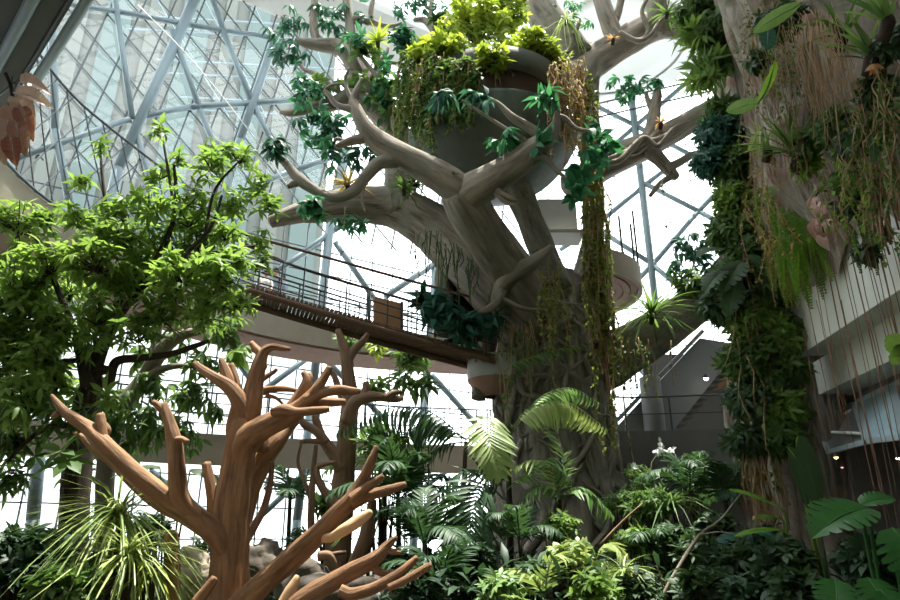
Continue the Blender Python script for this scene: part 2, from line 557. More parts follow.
def W1(s, z, off=0.0): return V((A0.x + D1.x * s, A0.y + D1.y * s, z)) + N1 * off
def W2(s, z, off=0.0): return V((C0.x + D2.x * s, C0.y + D2.y * s, z)) + N2 * off
def W1p(px, py, off=0.25): return PL(px, py, A0 + N1 * off, N1)
def W2p(px, py, off=0.25): return PL(px, py, C0 + N2 * off, N2)


# ground
mb = MB()
nx, ny = 60, 60
vs = []
for j in range(ny + 1):
    for i in range(nx + 1):
        x = -24 + 48 * i / nx; y = -6 + 42 * j / ny
        z = GZ + .35 * noise.noise(V((x * .25, y * .25, 0))) * min(1, max(0, (y - 3) / 4))
        vs.append((x, y, z))
fs = [(j * (nx + 1) + i, j * (nx + 1) + i + 1, (j + 1) * (nx + 1) + i + 1, (j + 1) * (nx + 1) + i) for j in range(ny) for i in range(nx)]
mb.add(vs, fs); struct('floor', mb, M['soil'], smooth=True)

# left glazed wall -------------------------------------------------
S0, S1 = -21.0, 8.2
mb = MB(); mb.add([W1(S0, GZ)[:], W1(S1, GZ)[:], W1(S1, TOPZ)[:], W1(S0, TOPZ)[:]], [(0, 1, 2, 3)])
win1 = struct('window_1', mb, M['glass'])
mu = MB()
ZD = 15.0
for k in range(-14, 40):                      # steep members of the diamond net
    s0 = -12.87 + .97 * k
    za, zb = ZD, TOPZ
    a, b = s0 + .16 * (za - 20), s0 + .16 * (zb - 20)
    if b < S0 or a > S1 - 1: continue
    bar(mu, W1(max(a, S0), za, .08), W1(min(b, S1), zb, .08), .055)
for k in range(-14, 16):                      # shallow members
    z0 = 18.2 + 1.5 * k
    pts = []
    for s in (S0, S1):
        pts.append((s, z0 - .88 * (s + 11)))
    (sa, za), (sb, zb) = pts
    if za > TOPZ: sa = -11 + (z0 - TOPZ) / .88; za = TOPZ
    if zb < ZD: sb = -11 + (z0 - ZD) / .88; zb = ZD
    if za <= zb or sa >= S1 or sb <= S0: continue
    if za < ZD: continue
    bar(mu, W1(sa, za, .08), W1(sb, zb, .08), .05)
s = S0
while s < S1:                                 # square net below
    bar(mu, W1(s, GZ, .08), W1(s, ZD, .08), .045); s += 1.0
z = GZ + .5
while z < ZD:
    bar(mu, W1(S0, z, .08), W1(S1, z, .08), .045); z += 1.02
struct('mullions', mu, M['mullion'], win1)
tb = MB()


def wt(plane, r, *pp):
    pts = [plane(p[0], p[1]) for p in pp]
    for a, b in zip(pts, pts[1:]):
        tube(tb, [a, b], [rad(r, a), rad(r, b)], 10)


for r, pp in [(2.6, [(62, 3), (120, 12), (190, 25), (275, 38)]), (5.2, [(197, -6), (118, 168), (104, 230)]), (3.0, [(10, 161), (130, 119)]),
              (3.0, [(140, 117), (190, 107), (250, 103), (300, 100)]), (3.2, [(250, 187), (290, 172), (335, 156)]), (4, [(52, 18), (55, 130), (70, 205)]),
              (3, [(114, -8), (132, 118)]), (3, [(135, 130), (162, 215), (175, 270)]), (3, [(172, 30), (200, 110), (222, 165)]), (3, [(222, 28), (252, 103), (276, 150)]),
              (4.2, [(276, 34), (240, 140), (215, 230)]), (3, [(210, -8), (224, 32)]),
              (4.5, [(345, 150), (331, 215), (313, 390), (297, 520), (292, 580)]), (4.2, [(446, 190), (437, 263), (427, 370), (416, 500), (412, 570)]),
              (3, [(303, 253), (333, 231), (380, 200)]), (3, [(335, 242), (373, 297), (420, 365)]), (3, [(385, 297), (437, 262), (470, 240)]),
              (3, [(252, 240), (270, 275)]), (3, [(270, 275), (320, 243)]), (3, [(264, 390), (313, 354)]), (3, [(318, 352), (352, 386), (385, 420)]),
              (3, [(432, 375), (472, 420), (500, 450)]), (6.5, [(60, 330), (42, 420), (33, 520), (27, 580)]), (3, [(225, 345), (262, 395)]),
              (3, [(262, 515), (300, 480), (330, 450)]), (3, [(150, 470), (215, 520)]), (2.4, [(380, 520), (420, 490), (470, 455)])]:
    wt(W1p, r, *pp)
struct('frame', tb, M['steel'], win1, smooth=True)

# right glazed wall -------------------------------------------------
L2 = 13.5
mb = MB(); mb.add([W2(0, GZ)[:], W2(L2, GZ)[:], W2(L2, TOPZ)[:], W2(0, TOPZ)[:]], [(0, 1, 2, 3)])
win2 = struct('window_2', mb, M['glass'])
mu = MB(); s = .6
while s < L2:
    bar(mu, W2(s, GZ, .08), W2(s, TOPZ, .08), .03); s += 1.15
z = GZ + .5
while z < TOPZ:
    bar(mu, W2(0, z, .08), W2(L2, z, .08), .03); z += 1.0
struct('mullions', mu, M['mullion'], win2)
tb = MB()
for r, pp in [(3.6, [(627, 60), (640, 170), (655, 300), (657, 400), (659, 470)]), (2.6, [(590, 230), (645, 185), (662, 172)]), (2.6, [(590, 224), (649, 262), (684, 291), (730, 320)]),
              (2.6, [(630, 288), (655, 262), (698, 212), (725, 184)]), (2.6, [(640, 181), (700, 212), (760, 245)]), (2.4, [(590, 103), (640, 128), (700, 160)]),
              (2.4, [(615, 144), (645, 118), (690, 80)]), (2.4, [(600, 305), (640, 280)]), (2.6, [(625, 355), (656, 385)]), (2.6, [(690, 350), (657, 385)]),
              (2.4, [(560, 250), (597, 226)]), (3.4, [(725, 60), (740, 190), (752, 330)])]:
    wt(W2p, r, *pp)
struct('frame', tb, M['steel'], win2, smooth=True)

# ceiling: opaque border and glazed centre ---------------------------
OUT = [W1(S0, TOPZ), C0 + V((0, 0, TOPZ)), W2(L2, TOPZ), V((16, -6, TOPZ)), V((-21, -6, TOPZ))]
INN = [V((-16, 13.5, TOPZ)), C0 + V((0, -3.2, TOPZ)), V((10.0, 22.0, TOPZ)), V((1.6, 6.0, TOPZ)), V((-16, -4.5, TOPZ))]  # out-of-view near edge shaped to sun the trees and shade the right
INN[0] = W1(-17, TOPZ, 2.2); INN[1] = W1(7.5, TOPZ, 2.2) + V((0.4, -.9, 0))
mb = MB()
for i in range(5):
    j = (i + 1) % 5
    lo = [OUT[i], OUT[j], INN[j], INN[i]]
    mb.add([p[:] for p in lo] + [(p + V((0, 0, .4)))[:] for p in lo], [(0, 1, 2, 3), (4, 7, 6, 5), (2, 6, 7, 3), (0, 4, 5, 1)])
ceil = struct('ceiling', mb, M['grey_panel'])
mb = MB(); mb.add([(p + V((0, 0, .35)))[:] for p in INN], [(0, 1, 2, 3, 4)])
struct('skylight_pane', mb, M['glass_roof'], ceil)
mb = MB()
for k in range(9):
    y = 6 + 3.0 * k
    bar(mb, V((-15, y, TOPZ + .9)), V((10, y + 2, TOPZ + .9)), .07)
    bar(mb, V((-15, y, TOPZ + .1)), V((10, y + 2, TOPZ + .1)), .07)
for k in range(12):
    x = -14 + 2.1 * k
    bar(mb, V((x, 4, TOPZ + .3)), V((x + 1.5, 31, TOPZ + .3)), .06)
    bar(mb, V((x, 4, TOPZ + .8)), V((x + 10, 31, TOPZ + .8)), .05)
struct('skylight_truss', mb, M['steel'], ceil)
# white fabric ring by the right wall, with its rim and track
mb = MB()
cc = V((7.6, 24.6, TOPZ - .35))
lathe(mb, cc, [(0.01, .12), (1.5, .1), (2.6, .02), (3.3, -.1), (3.35, .2)], 48)
struct('ceiling_disc', mb, M['white_panel'], ceil, smooth=True)
mb = MB(); lathe(mb, cc + V((0, 0, -.15)), [(3.4, 0), (4.2, -.1), (4.25, .1), (3.4, .15)], 48)
struct('ceiling_ring', mb, M['white_panel'], ceil)
for dz in (1.2, 2.0):
    mb = MB(); tube(mb, [W2(.5, TOPZ - dz, .9), W2(6, TOPZ - dz, .9), W2(L2, TOPZ - dz, .9)], .045, 6)
    struct('ceiling_track', mb, M['steel_dark'], ceil)

# dark beam end at the top edge of the left wall
mb = MB(); bar(mb, W1p(262, -12, .6), W1p(302, 12, .6), .55, .5)
struct('beam', mb, M['soffit_dark'])

# walls out of view that close the room
mb = MB(); mb.add([(-21, -6, 0), (16, -6, 0), (16, -6, TOPZ), (-21, -6, TOPZ)], [(0, 1, 2, 3)]); struct('wall_back', mb, M['wall_pale'])
a = W1(S0, 0)
mb = MB(); mb.add([(-21, -6, 0), (a.x, a.y, 0), (a.x, a.y, TOPZ), (-21, -6, TOPZ)], [(0, 1, 2, 3)]); struct('wall_left', mb, M['wall_pale'])
a = W2(L2, 0)
mb = MB(); mb.add([(16, -6, 0), (a.x, a.y, 0), (a.x, a.y, TOPZ), (16, -6, TOPZ)], [(0, 1, 2, 3)]); struct('wall_side', mb, M['wall_pale'])

# building seen through the left glass
ext = MB(); ex2 = MB()
e0 = V((-34.0, 36.0, 0)); ed = V((.86, .51, 0)).normalized(); en = V((ed.y, -ed.x, 0))
W = 27.0; Ht = 55.0; ZB = 17.0
bar(ext, e0 + V((0, 0, (Ht + ZB) / 2)) - en * 4, e0 + ed * W + V((0, 0, (Ht + ZB) / 2)) - en * 4, 8, Ht - ZB)
glow = MB(); bar(glow, e0 + V((0, 0, ZB / 2)) - en * 4, e0 + ed * W + V((0, 0, ZB / 2)) - en * 4, 7.8, ZB)  # white block added for the overexposed haze below the facade
x = .5; i = 0
while x < W - 1:
    w = (1.3, 2.2, .9, 1.8)[i % 4]
    (bar)(ex2 if i % 2 else ext, e0 + ed * x + V((0, 0, (Ht + ZB) / 2)) + en * .15, e0 + ed * (x + w) + V((0, 0, (Ht + ZB) / 2)) + en * .15, .5, Ht - ZB - 2)
    x += w + 1.1; i += 1
eb = struct('exterior_building', ext, M['facade'])
struct('exterior_glazing', ex2, M['facade_teal'], eb)
struct('exterior_glow_block', glow, M['white_panel'], eb)

# ------------------------------------------------------------------ right concrete wall with planting
RW0 = V((5.5, 8, 0)); RWD = V((.107, 1, 0)).normalized(); RWN = V((-RWD.y, RWD.x, 0))


def RW(y, z, off=0.0): return V((5.5 + .107 * (y - 8), y, z)) + RWN * off
def onwall(px, py, off=0.0): return PL(px, py, RW0 + RWN * off, RWN)


def slab(mb, y0, y1, z0, z1, o0, o1):
    q = [RW(y0, 0, o0), RW(y1, 0, o0), RW(y1, 0, o1), RW(y0, 0, o1)]
    mb.add([(p.x, p.y, z0) for p in q] + [(p.x, p.y, z1) for p in q], [(0, 1, 2, 3), (4, 7, 6, 5), (0, 4, 5, 1), (1, 5, 6, 2), (2, 6, 7, 3), (3, 7, 4, 0)])


mb = MB(); slab(mb, 1, 10.4, 5.8, 16, 0, -3)
wr = struct('wall_right', mb, M['concrete_pale'])
mb = MB(); slab(mb, 1, 10.9, 5.25, 5.8, -.42, -3); struct('recessed_panel', mb, M['concrete_pale'], wr)
mb = MB(); slab(mb, 1, 11.2, 4.9, 5.25, -.95, -3); struct('soffit', mb, M['concrete_dark'], wr)
mb = MB(); slab(mb, 1, 12, 1.4, 4.9, -3.2, -3.4); struct('inner_wall', mb, M['interior'], wr)
mb = MB(); slab(mb, 10.8, 11.3, 1.4, 4.9, -.6, -3.2); struct('end_wall', mb, M['interior'], wr)

# rock curtain over the top of the concrete wall
mb = MB()
ny_, nz_ = 170, 120
vs = []; tv = []
for j in range(nz_ + 1):
    for i in range(ny_ + 1):
        y = 3.6 + 6.9 * i / ny_; z = 6.7 + 10.8 * j / nz_
        edge = noise.noise(V((y * 1.7, 3, 0))) * .9
        if j == 0: z += edge
        rid = abs(noise.noise(V((y * 1.5 + noise.noise(V((y, z * .3, 1))) * 1.2, z * .1, 0)))) * 1.1 + .35 * noise.noise(V((y * 4, z * .35, 5))) + .16 * noise.noise(V((y * 11, z * .8, 2))) + .12 * abs(noise.noise(V((y * 7, z * 1.5, 9))))
        off = .18 + max(-.1, rid * .8) + .02 * (z - 7)
        off *= min(1, max(.15, (z - 6.6) / 1.5)) * min(1, max(.35, (11.2 - y) / 2))
        p = RW(y, z, off); vs.append(p[:]); tv.append((y, 0, z))
fs = [(j * (ny_ + 1) + i, j * (ny_ + 1) + i + 1, (j + 1) * (ny_ + 1) + i + 1, (j + 1) * (ny_ + 1) + i) for j in range(nz_) for i in range(ny_)]
mb.add(vs, fs, .5, tv)
rc = struct('wall_rock', mb, M['rock_bark'], smooth=True)

# planted rock column at the end of the wall
mb = MB()
c = V((6.35, 12.0, 0)); seg = 60; nz_ = 90
vs = []; tv = []
for j in range(nz_ + 1):
    z = 1.0 + 16.5 * j / nz_
    for i in range(seg):
        a = 6.28318 * i / seg
        r = .95 + .28 * noise.noise(V((math.cos(a) * 2.2, math.sin(a) * 2.2, z * .3))) + .12 * noise.noise(V((math.cos(a) * 6, math.sin(a) * 6, z * .8))) 
        vs.append((c.x + .085 * max(0, z - 5) + r * math.cos(a), c.y + r * 1.2 * math.sin(a), z)); tv.append((math.cos(a), math.sin(a), z))
fs = [(j * seg + i, j * seg + (i + 1) % seg, (j + 1) * seg + (i + 1) % seg, (j + 1) * seg + i) for j in range(nz_) for i in range(seg)]
mb.add(vs, fs, .5, tv)
struct('column', mb, M['rock_bark'], smooth=True)

# glass canopies under the concrete wall (tilted panes in steel frames)
def canopy(pxs, label, mat='canopy_glass', tube_top=False):
    pts = [onwall(x, y, o) for x, y, o in pxs]
    t = thing('glass_canopy', label, 'canopy', (pts[0] + pts[2]) * .5)
    mb = MB(); mb.add([p[:] for p in pts], [(0, 1, 2, 3)])
    n = (pts[1] - pts[0]).cross(pts[2] - pts[0]).normalized() * .02
    mb.add([(p + n)[:] for p in pts], [(3, 2, 1, 0)])
    mb.build('pane', M[mat], t, False)
    mb = MB()
    for i in range(4):
        bar(mb, pts[i], pts[(i + 1) % 4], .07, .07)
    mb.build('frame', M['canopy_panel'], t, False)
    if tube_top:
        mb = MB(); tube(mb, [pts[0] + V((-.1, -.05, -.12)), pts[1] + V((-.1, -.05, -.12))], .03, 8)
        tube(mb, [pts[0].lerp(pts[3], .3) + V((-.06, 0, 0)), pts[1].lerp(pts[2], .8) + V((-.06, 0, 0))], .022, 8); mb.build('brace', M['white_panel'], t)
    return t


canopy([(858, 402, -.9), (891, 386, -.9), (902, 437, -.15), (869, 441, -.15)], 'bluish square glass canopy pane tilted under the concrete wall')
canopy([(815, 424, -.9), (854, 404, -.9), (866, 442, -.2), (829, 452, -.2)], 'dusty triangular braced glass canopy pane beside the bluish one', 'canopy_dim', True)  # pane in a darker, more mottled grey
canopy([(894, 385, -.9), (930, 368, -.9), (945, 430, -.15), (906, 437, -.15)], 'glass canopy pane cut by the right edge of the photo', 'canopy_dim')

# ------------------------------------------------------------------ galleries
def ribbon(mb, pts, depth_dir, z0, z1, th):
    """solid strip following pts (plan), z0..z1 high, th deep along depth_dir(i)"""
    n = len(pts); vs = []
    for i, p in enumerate(pts):
        dd = depth_dir[i] * th
        vs += [(p.x, p.y, z0), (p.x, p.y, z1), (p.x + dd.x, p.y + dd.y, z1), (p.x + dd.x, p.y + dd.y, z0)]
    fs = []
    for i in range(n - 1):
        a = i * 4; b = a + 4
        for k in range(4):
            fs.append((a + k, b + k, b + (k + 1) % 4, a + (k + 1) % 4))
    fs += [(0, 1, 2, 3), ((n - 1) * 4 + 3, (n - 1) * 4 + 2, (n - 1) * 4 + 1, (n - 1) * 4)]
    mb.add(vs, fs)


def normals(pts, sgn=1):
    out = []
    for i in range(len(pts)):
        t = (pts[min(i + 1, len(pts) - 1)] - pts[max(i - 1, 0)]); t.z = 0; t.normalize()
        out.append(V((-t.y, t.x, 0)) * sgn)
    return out


def railing(parent, pts, z, h, nr, every=1, mat='steel_dark', r=.02, posts=True):
    top = [V((p.x, p.y, z + h)) for p in pts]
    for k in range(nr):
        mb = MB(); tube(mb, [V((p.x, p.y, z + h * (k + 1) / nr)) for p in pts], r * (1.3 if k == nr - 1 else .8), 6, 4)
        mb.build('rail', M[mat], parent)
    if posts:
        for i in range(0, len(pts), every):
            mb = MB(); bar(mb, V((pts[i].x, pts[i].y, z)), top[i], r * 2.2)
            mb.build('post', M[mat], parent, False)


g_ctrl = [V((-7.6, 6.5, 0)), V((-8.3, 10.0, 0)), V((-8.5, 11.8, 0)), V((-8.25, 13.4, 0)), V((-7.4, 16.2, 0)), V((-5.97, 18.8, 0)), V((-3.2, 20.9, 0)), V((.35, 22.0, 0)), V((2.5, 22.3, 0))]
g_pts, _ = catmull(g_ctrl, [1] * len(g_ctrl), 5)
nn = normals(g_pts, 1)
gal = thing('gallery_walkway', 'concrete gallery with wooden underside curving along the left glass behind the rope bridge', 'walkway', (-5.97, 18.8, 8.7))
mb = MB(); ribbon(mb, g_pts, nn, 8.8, 9.62, .22); mb.build('fascia', M['fascia'], gal, False)
mb = MB(); ribbon(mb, [p + n * .22 for p, n in zip(g_pts, nn)], nn, 9.05, 9.3, 1.7); mb.build('deck', M['concrete_dark'], gal, False)
mb = MB(); ribbon(mb, [p + n * .1 for p, n in zip(g_pts, nn)], nn, 8.74, 8.8, 1.8); mb.build('underside', M['soffit_wood'], gal, False)
rail_pts = [p + n * .1 for p, n in zip(g_pts, nn)][22:]
railing(gal, rail_pts, 9.62, .75, 3, 2, 'steel_dark', .018)

# net guard over the near end of the gallery
net = thing('net_guard', 'dark diamond wire net guarding the curved gallery at upper left', 'netting', (-8.4, 12, 9.6))
mb = MB()
ng = g_pts[3:25]
hN = 2.7
S = [0]
for a, b in zip(ng, ng[1:]): S.append(S[-1] + (b - a).length)


def ngp(s, z):
    s = min(max(s, 0), S[-1])
    for i in range(len(S) - 1):
        if S[i + 1] >= s:
            t = (s - S[i]) / (S[i + 1] - S[i]); p = ng[i].lerp(ng[i + 1], t); break
    return V((p.x, p.y, 9.62 + z))


st = .62
k = -6
while k * st < S[-1] + hN:
    for sg in (1, -1):
        pr = None
        for q in range(7):
            z = hN * q / 6; s = k * st + (z * .62 if sg > 0 else -z * .62 + 1.2)
            ok = 0 <= s <= S[-1]
            p = ngp(s, z)
            if pr is not None and ok: bar(mb, pr, p, .022)
            pr = p if ok else None
    k += 1
mb.build('mesh', M['mullion'], net, False)
for zz in (0.05, 2.7):
    mb = MB(); tube(mb, [ngp(s_, zz) for s_ in np.linspace(0, S[-1], 14)], .035, 6, 3); mb.build('cable', M['mullion'], net)

# lower gallery
def low_gallery(pts, z0, z1, label, loc, rh, name='gallery_walkway', every=1, rails=4):
    t = thing(name, label, 'walkway', loc)
    q, _ = catmull(pts, [1] * len(pts), 6)
    n_ = normals(q, 1)
    mb = MB(); ribbon(mb, q, n_, z0, z1, .2); mb.build('fascia', M['fascia'] if 'brown' in label else M['concrete_dark'], t, False)
    mb = MB(); ribbon(mb, [p + n * .2 for p, n in zip(q, n_)], n_, z0 + .3, z0 + .5, 1.8); mb.build('deck', M['concrete_dark'], t, False)
    railing(t, [p + n * .1 for p, n in zip(q, n_)], z1, rh, rails, every, 'steel_dark', .02)
    return t


low_gallery([V((-14.5, 15.2, 0)), V((-11, 17.4, 0)), V((-7.8, 19.4, 0)), V((-3.5, 21.3, 0)), V((.4, 22.4, 0)), V((3.2, 22.6, 0))], 5.0, 5.9,
            'long brown lower gallery with a railing crossing behind the dead trees', (-7.8, 19.4, 5), 1.25)
lg = low_gallery([V((4.2, 19.8, 0)), V((6.0, 19.8, 0)), V((8.2, 19.4, 0)), V((10.5, 19, 0))], 4.9, 6.0,
                 'dark concrete lower gallery under the sloping stair at right', (6, 19.8, 5), 1.05, rails=2, every=4)

# stair behind the giant trunk, right
st_ = thing('stair', 'grey staircase with a smooth sloping stringer panel rising to the right', 'staircase', P(660, 430, 20.8))
mb = MB()
q = [P(612, 432, 20.6), P(672, 432, 20.6), P(742, 345, 20.6), P(700, 338, 20.6)]
mb.add([p[:] for p in q] + [(p + V((0, .25, 0)))[:] for p in q], [(0, 1, 2, 3), (7, 6, 5, 4), (0, 4, 5, 1), (1, 5, 6, 2), (2, 6, 7, 3), (3, 7, 4, 0)])
mb.build('stringer', M['stair_panel'], st_, False)
a_, b_ = P(670, 432, 20.9), P(740, 347, 20.9)
for i in range(14):
    c_ = a_.lerp(b_, (i + .5) / 14)
    mb = MB(); box(mb, c_ + V((.15, .7, 0)), (.36, 1.4, .07)); mb.build('tread', M['concrete_dark'], st_, False)
mb = MB(); bar(mb, P(617, 424, 20.55) + V((0, 0, .1)), P(703, 334, 20.55) + V((0, 0, .1)), .16, .12); mb.build('handrail', M['stair_panel'], st_, False)
mb = MB(); p_ = P(655, 430, 20.4); tube(mb, [V((p_.x, p_.y, 5.6)), V((p_.x, p_.y, P(655, 378, 20.4).z))], .33, 16); struct('column', mb, M['stair_panel'], smooth=True)
mb = MB(); box(mb, P(706, 402, 22.6), (4.2, .2, 3.4)); struct('wall_stair', mb, M['interior'])
mb = MB(); box(mb, V((8.3, 21.2, 3.0)), (7.6, .25, 4.2)); struct('dark_backing', mb, M['concrete_dark'])  # dark sheet added to darken the bright gap below the gallery
mb = MB(); q = [P(708, 395, 22.3), P(690, 388, 22.3), P(718, 358, 22.3), P(735, 352, 22.3), P(735, 380, 22.3)]
mb.add([p[:] for p in q], [(0, 1, 2, 3, 4)]); mb.add([(p + V((0, .08, 0)))[:] for p in q], [(4, 3, 2, 1, 0)])
tag(mb.build('wall_panel', M['board'], None, False), 'dark orange wall panel behind the sloping stair', 'panel')

# dark balcony soffit in the top left corner
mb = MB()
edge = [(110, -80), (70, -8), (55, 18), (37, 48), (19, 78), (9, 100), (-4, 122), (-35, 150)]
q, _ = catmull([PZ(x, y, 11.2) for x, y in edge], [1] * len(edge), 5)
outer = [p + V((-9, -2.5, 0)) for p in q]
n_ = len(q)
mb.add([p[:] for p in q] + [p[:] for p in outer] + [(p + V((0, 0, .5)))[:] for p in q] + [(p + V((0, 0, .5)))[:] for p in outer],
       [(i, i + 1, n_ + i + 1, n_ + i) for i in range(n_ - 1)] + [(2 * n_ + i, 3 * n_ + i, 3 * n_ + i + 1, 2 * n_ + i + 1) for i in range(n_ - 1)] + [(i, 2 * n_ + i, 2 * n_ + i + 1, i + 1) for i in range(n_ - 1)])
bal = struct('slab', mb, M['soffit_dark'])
mb = MB(); tube(mb, [p + V((.2, .14, -.03)) for p in q[:-6]], .09, 10, 3); struct('edge_beam', mb, M['steel'], bal, smooth=True)
mb = MB(); tube(mb, [p + V((.05, .02, .0)) for p in q[:-6]], .05, 8, 3); struct('edge_channel', mb, M['steel_dark'], bal, smooth=True)
mb = MB(); tube(mb, [p + V((-.4, -.15, -.06)) for p in q], .1, 8, 3); struct('edge_moulding', mb, M['steel'], bal, smooth=True)

# ------------------------------------------------------------------ rope bridge
BA, BB = P(246, 292, 15.0), P(488, 361, 17.0)
br = thing('footbridge', 'narrow wooden footbridge with rope handrails running to the giant tree', 'bridge', BA)
bd = (BB - BA).normalized(); bs = bd.cross(V((0, 0, 1))).normalized()
def bp(t, off=0, z=0): return BA.lerp(BB, t) + V((0, 0, z - .04 * math.sin(math.pi * t))) + bs * off
mb = MB()
nb = 60
for i in range(nb):
    a, b = bp(i / nb), bp((i + .86) / nb)
    bar(mb, a, b, 1.1, .07)
mb.build('deck', M['deck_wood'], br, False)
for off in (-.5, .5):
    mb = MB(); tube(mb, [bp(t, off, -.12) for t in np.linspace(0, 1, 10)], .085, 8, 3); mb.build('beam', M['deck_wood'], br)
for off in (-.55, .55):
    for k, z in enumerate((.3, .55, .85)):
        mb = MB(); tube(mb, [bp(t, off, z) for t in np.linspace(0, 1, 10)], .02 if k < 2 else .028, 6, 3); mb.build('rail', M['steel_dark'], br)
    for i in range(12):
        mb = MB(); bar(mb, bp((i + .5) / 12, off, -.1), bp((i + .5) / 12, off, .86), .035); mb.build('post', M['steel_dark'], br, False)
for off, y0, y1, w in ((.75, 238, 302, 'near'), (-.2, 243, 328, 'far')):
    mb = MB(); tube(mb, [P(236, 232 if off > 0 else 240, 15.0), P(300, 250 if off > 0 else 268, 15.6), P(400, 278 if off > 0 else 298, 16.4), P(490, 302 if off > 0 else 326, 17)], .04, 8, 4)
    mb.build('hand_rope', M['rope'], br)
mb = MB(); q = [P(373, 329, 15.75), P(399, 333, 15.95), P(400, 304, 15.95), P(373, 297, 15.75)]
tt = V((.05, -.06, 0)); mb.add([p[:] for p in q] + [(p + tt)[:] for p in q], [(0, 1, 2, 3), (7, 6, 5, 4), (0, 4, 5, 1), (1, 5, 6, 2), (2, 6, 7, 3), (3, 7, 4, 0)])
tag(mb.build('board', M['board'], br, False), 'brown wooden board closing the railing')
for x in (369, 402):
    mb = MB(); bar(mb, P(x, 326 if x < 380 else 336, 15.8), P(x, 293 if x < 380 else 302, 15.8), .07); mb.build('gate_post', M['steel_dark'], br, False)

# tree platforms
def arc_slab(mb, c, r0, r1, a0, a1, z0, z1, n=26):
    vs = []; fs = []
    for i in range(n + 1):
        a = a0 + (a1 - a0) * i / n
        for r, z in ((r0, z0), (r1, z0), (r1, z1), (r0, z1)):
            vs.append((c.x + r * math.cos(a), c.y + r * math.sin(a), z))
    for i in range(n):
        p = i * 4
        for k in range(4): fs.append((p + k, p + 4 + k, p + 4 + (k + 1) % 4, p + (k + 1) % 4))
    fs += [(0, 3, 2, 1), (n * 4, n * 4 + 1, n * 4 + 2, n * 4 + 3)]
    mb.add(vs, fs)


TC = V((2.75, 18.0, 0))
pf = thing('tree_platform', 'curved platform with slatted wooden underside on the right of the giant trunk', 'platform', (TC.x + 2, TC.y, 9.9))
mb = MB()
PCn = V((3.55, 19.5, 0))
for k in range(10):
    arc_slab(mb, PCn, .1 + .23 * k, .3 + .23 * k, R(-80), R(85), 10.2 + .03 * (k % 2), 10.28)
mb.build('underside', M['soffit_wood'], pf, False)
mb = MB(); arc_slab(mb, PCn, 2.4, 2.52, R(-80), R(85), 10.15, 10.85); mb.build('fascia', M['fascia'], pf, False)
mb = MB(); arc_slab(mb, PCn, .1, 2.4, R(-80), R(85), 10.28, 10.42); mb.build('deck', M['concrete_dark'], pf, False)
for i in range(9):
    a = R(-68 + 17 * i); p = PCn + V((2.46 * math.cos(a), 2.46 * math.sin(a), 10.8))
    mb = MB(); bar(mb, p, p + V((0, 0, 1.3 if i % 3 else 2.1)), .05); mb.build('post', M['bark_dark'], pf, False)
pf = thing('tree_platform', 'small landing with pinkish underside where the rope bridge meets the trunk', 'platform', P(490, 375, 17))
pc = P(497, 362, 17.1)
mb = MB(); lathe(mb, V((pc.x - .05, pc.y + .3, pc.z - .45)), [(.3, -.45), (.62, -.2), (.75, 0)], 28); mb.build('underside', M['soffit_wood'], pf)
mb = MB(); lathe(mb, V((pc.x - .05, pc.y + .3, pc.z - .45)), [(.75, 0), (.78, .6), (0.01, .6)], 28); mb.build('fascia', M['concrete'], pf, False)
for x, y0, y1 in ((476, 362, 338), (484, 362, 336), (468, 360, 336)):
    mb = MB(); bar(mb, P(x, y0, 16.6), P(x, y1, 16.6), .07); mb.build('post', M['board'], pf, False)
# pale stone box behind the bowl
mb = MB(); c_ = P(556, 222, 19.6); box(mb, c_, (1.25, .8, 1.3)); box(mb, c_ + V((0, -.3, -.72)), (1.5, 1.0, .12))
tag(mb.build('stone_box', M['concrete'], None, False), 'pale concrete box behind the trunk below the big bowl', 'box')

# thin white cable
mb = MB(); tube(mb, [P(138, 5, 16.5), P(190, 58, 16.6), P(250, 132, 16.7), P(300, 205, 16.9)], .018, 5, 3)
tag(mb.build('white_cable', M['cable_white'], None), 'thin white cable slanting down across the upper left glass', 'cable')

# lamps
for x, y, Y, r, m, lb in ((729, 352, 19.5, .09, 'bulb', 'round white spot lamp highest beside the sloping stair'), (706, 378, 20.1, .08, 'bulb', 'white spot lamp in the middle below the stair edge'),
                          (732, 402, 19.2, .07, 'bulb', 'lowest white spot lamp above the dark gallery'), (836, 457, 9.5, .03, 'bulb_yellow', 'small yellow lamp glowing in the dark room under the canopies'),
                          (842, 467, 10, .022, 'lamp_pink', 'tiny pink lamp beside the aerial roots under the canopies'), (898, 458, 8.6, .025, 'bulb', 'small white lamp at the right edge below the glass canopies')):
    p = P(x, y, Y)
    t = thing('spot_lamp', lb, 'lamp', p)
    mb = MB(); lathe(mb, p, [(0.001, -r), (r * .7, -r * .7), (r, 0), (r * .7, r * .5)], 14); mb.build('bulb', M[m], t)
    mb = MB(); lathe(mb, p, [(r * 1.05, -.1 * r), (r * 1.15, r * .4), (r * .6, r * 1.6), (.001, r * 1.7)], 14); mb.build('lamp_housing', M['steel_dark'], t)

# ------------------------------------------------------------------ sky and sun
w = bpy.data.worlds.new('world'); SC.world = w; w.use_nodes = True
bg = w.node_tree.nodes['Background']; bg.inputs[0].default_value = (.93, .97, 1, 1); bg.inputs[1].default_value = 3.7
sun = bpy.data.lights.new('sun', 'SUN'); sun.energy = 13.0; sun.angle = R(.6); sun.color = (1, .95, .85)
so = bpy.data.objects.new('sun', sun); COL.objects.link(so)
sd = V((.07, .12, 1.0))
so.rotation_euler = (-sd).to_track_quat('-Z', 'Y').to_euler(); so.location = (0, 10, 40)
vs_ = SC.view_settings
vs_.view_transform = 'Standard'; vs_.look = 'None'; vs_.exposure = 0.42; vs_.gamma = 1.0; vs_.use_curve_mapping = False
SC.cycles.max_bounces = 8; SC.cycles.transparent_max_bounces = 12; SC.cycles.diffuse_bounces = 4
SC.cycles.sample_clamp_indirect = 6

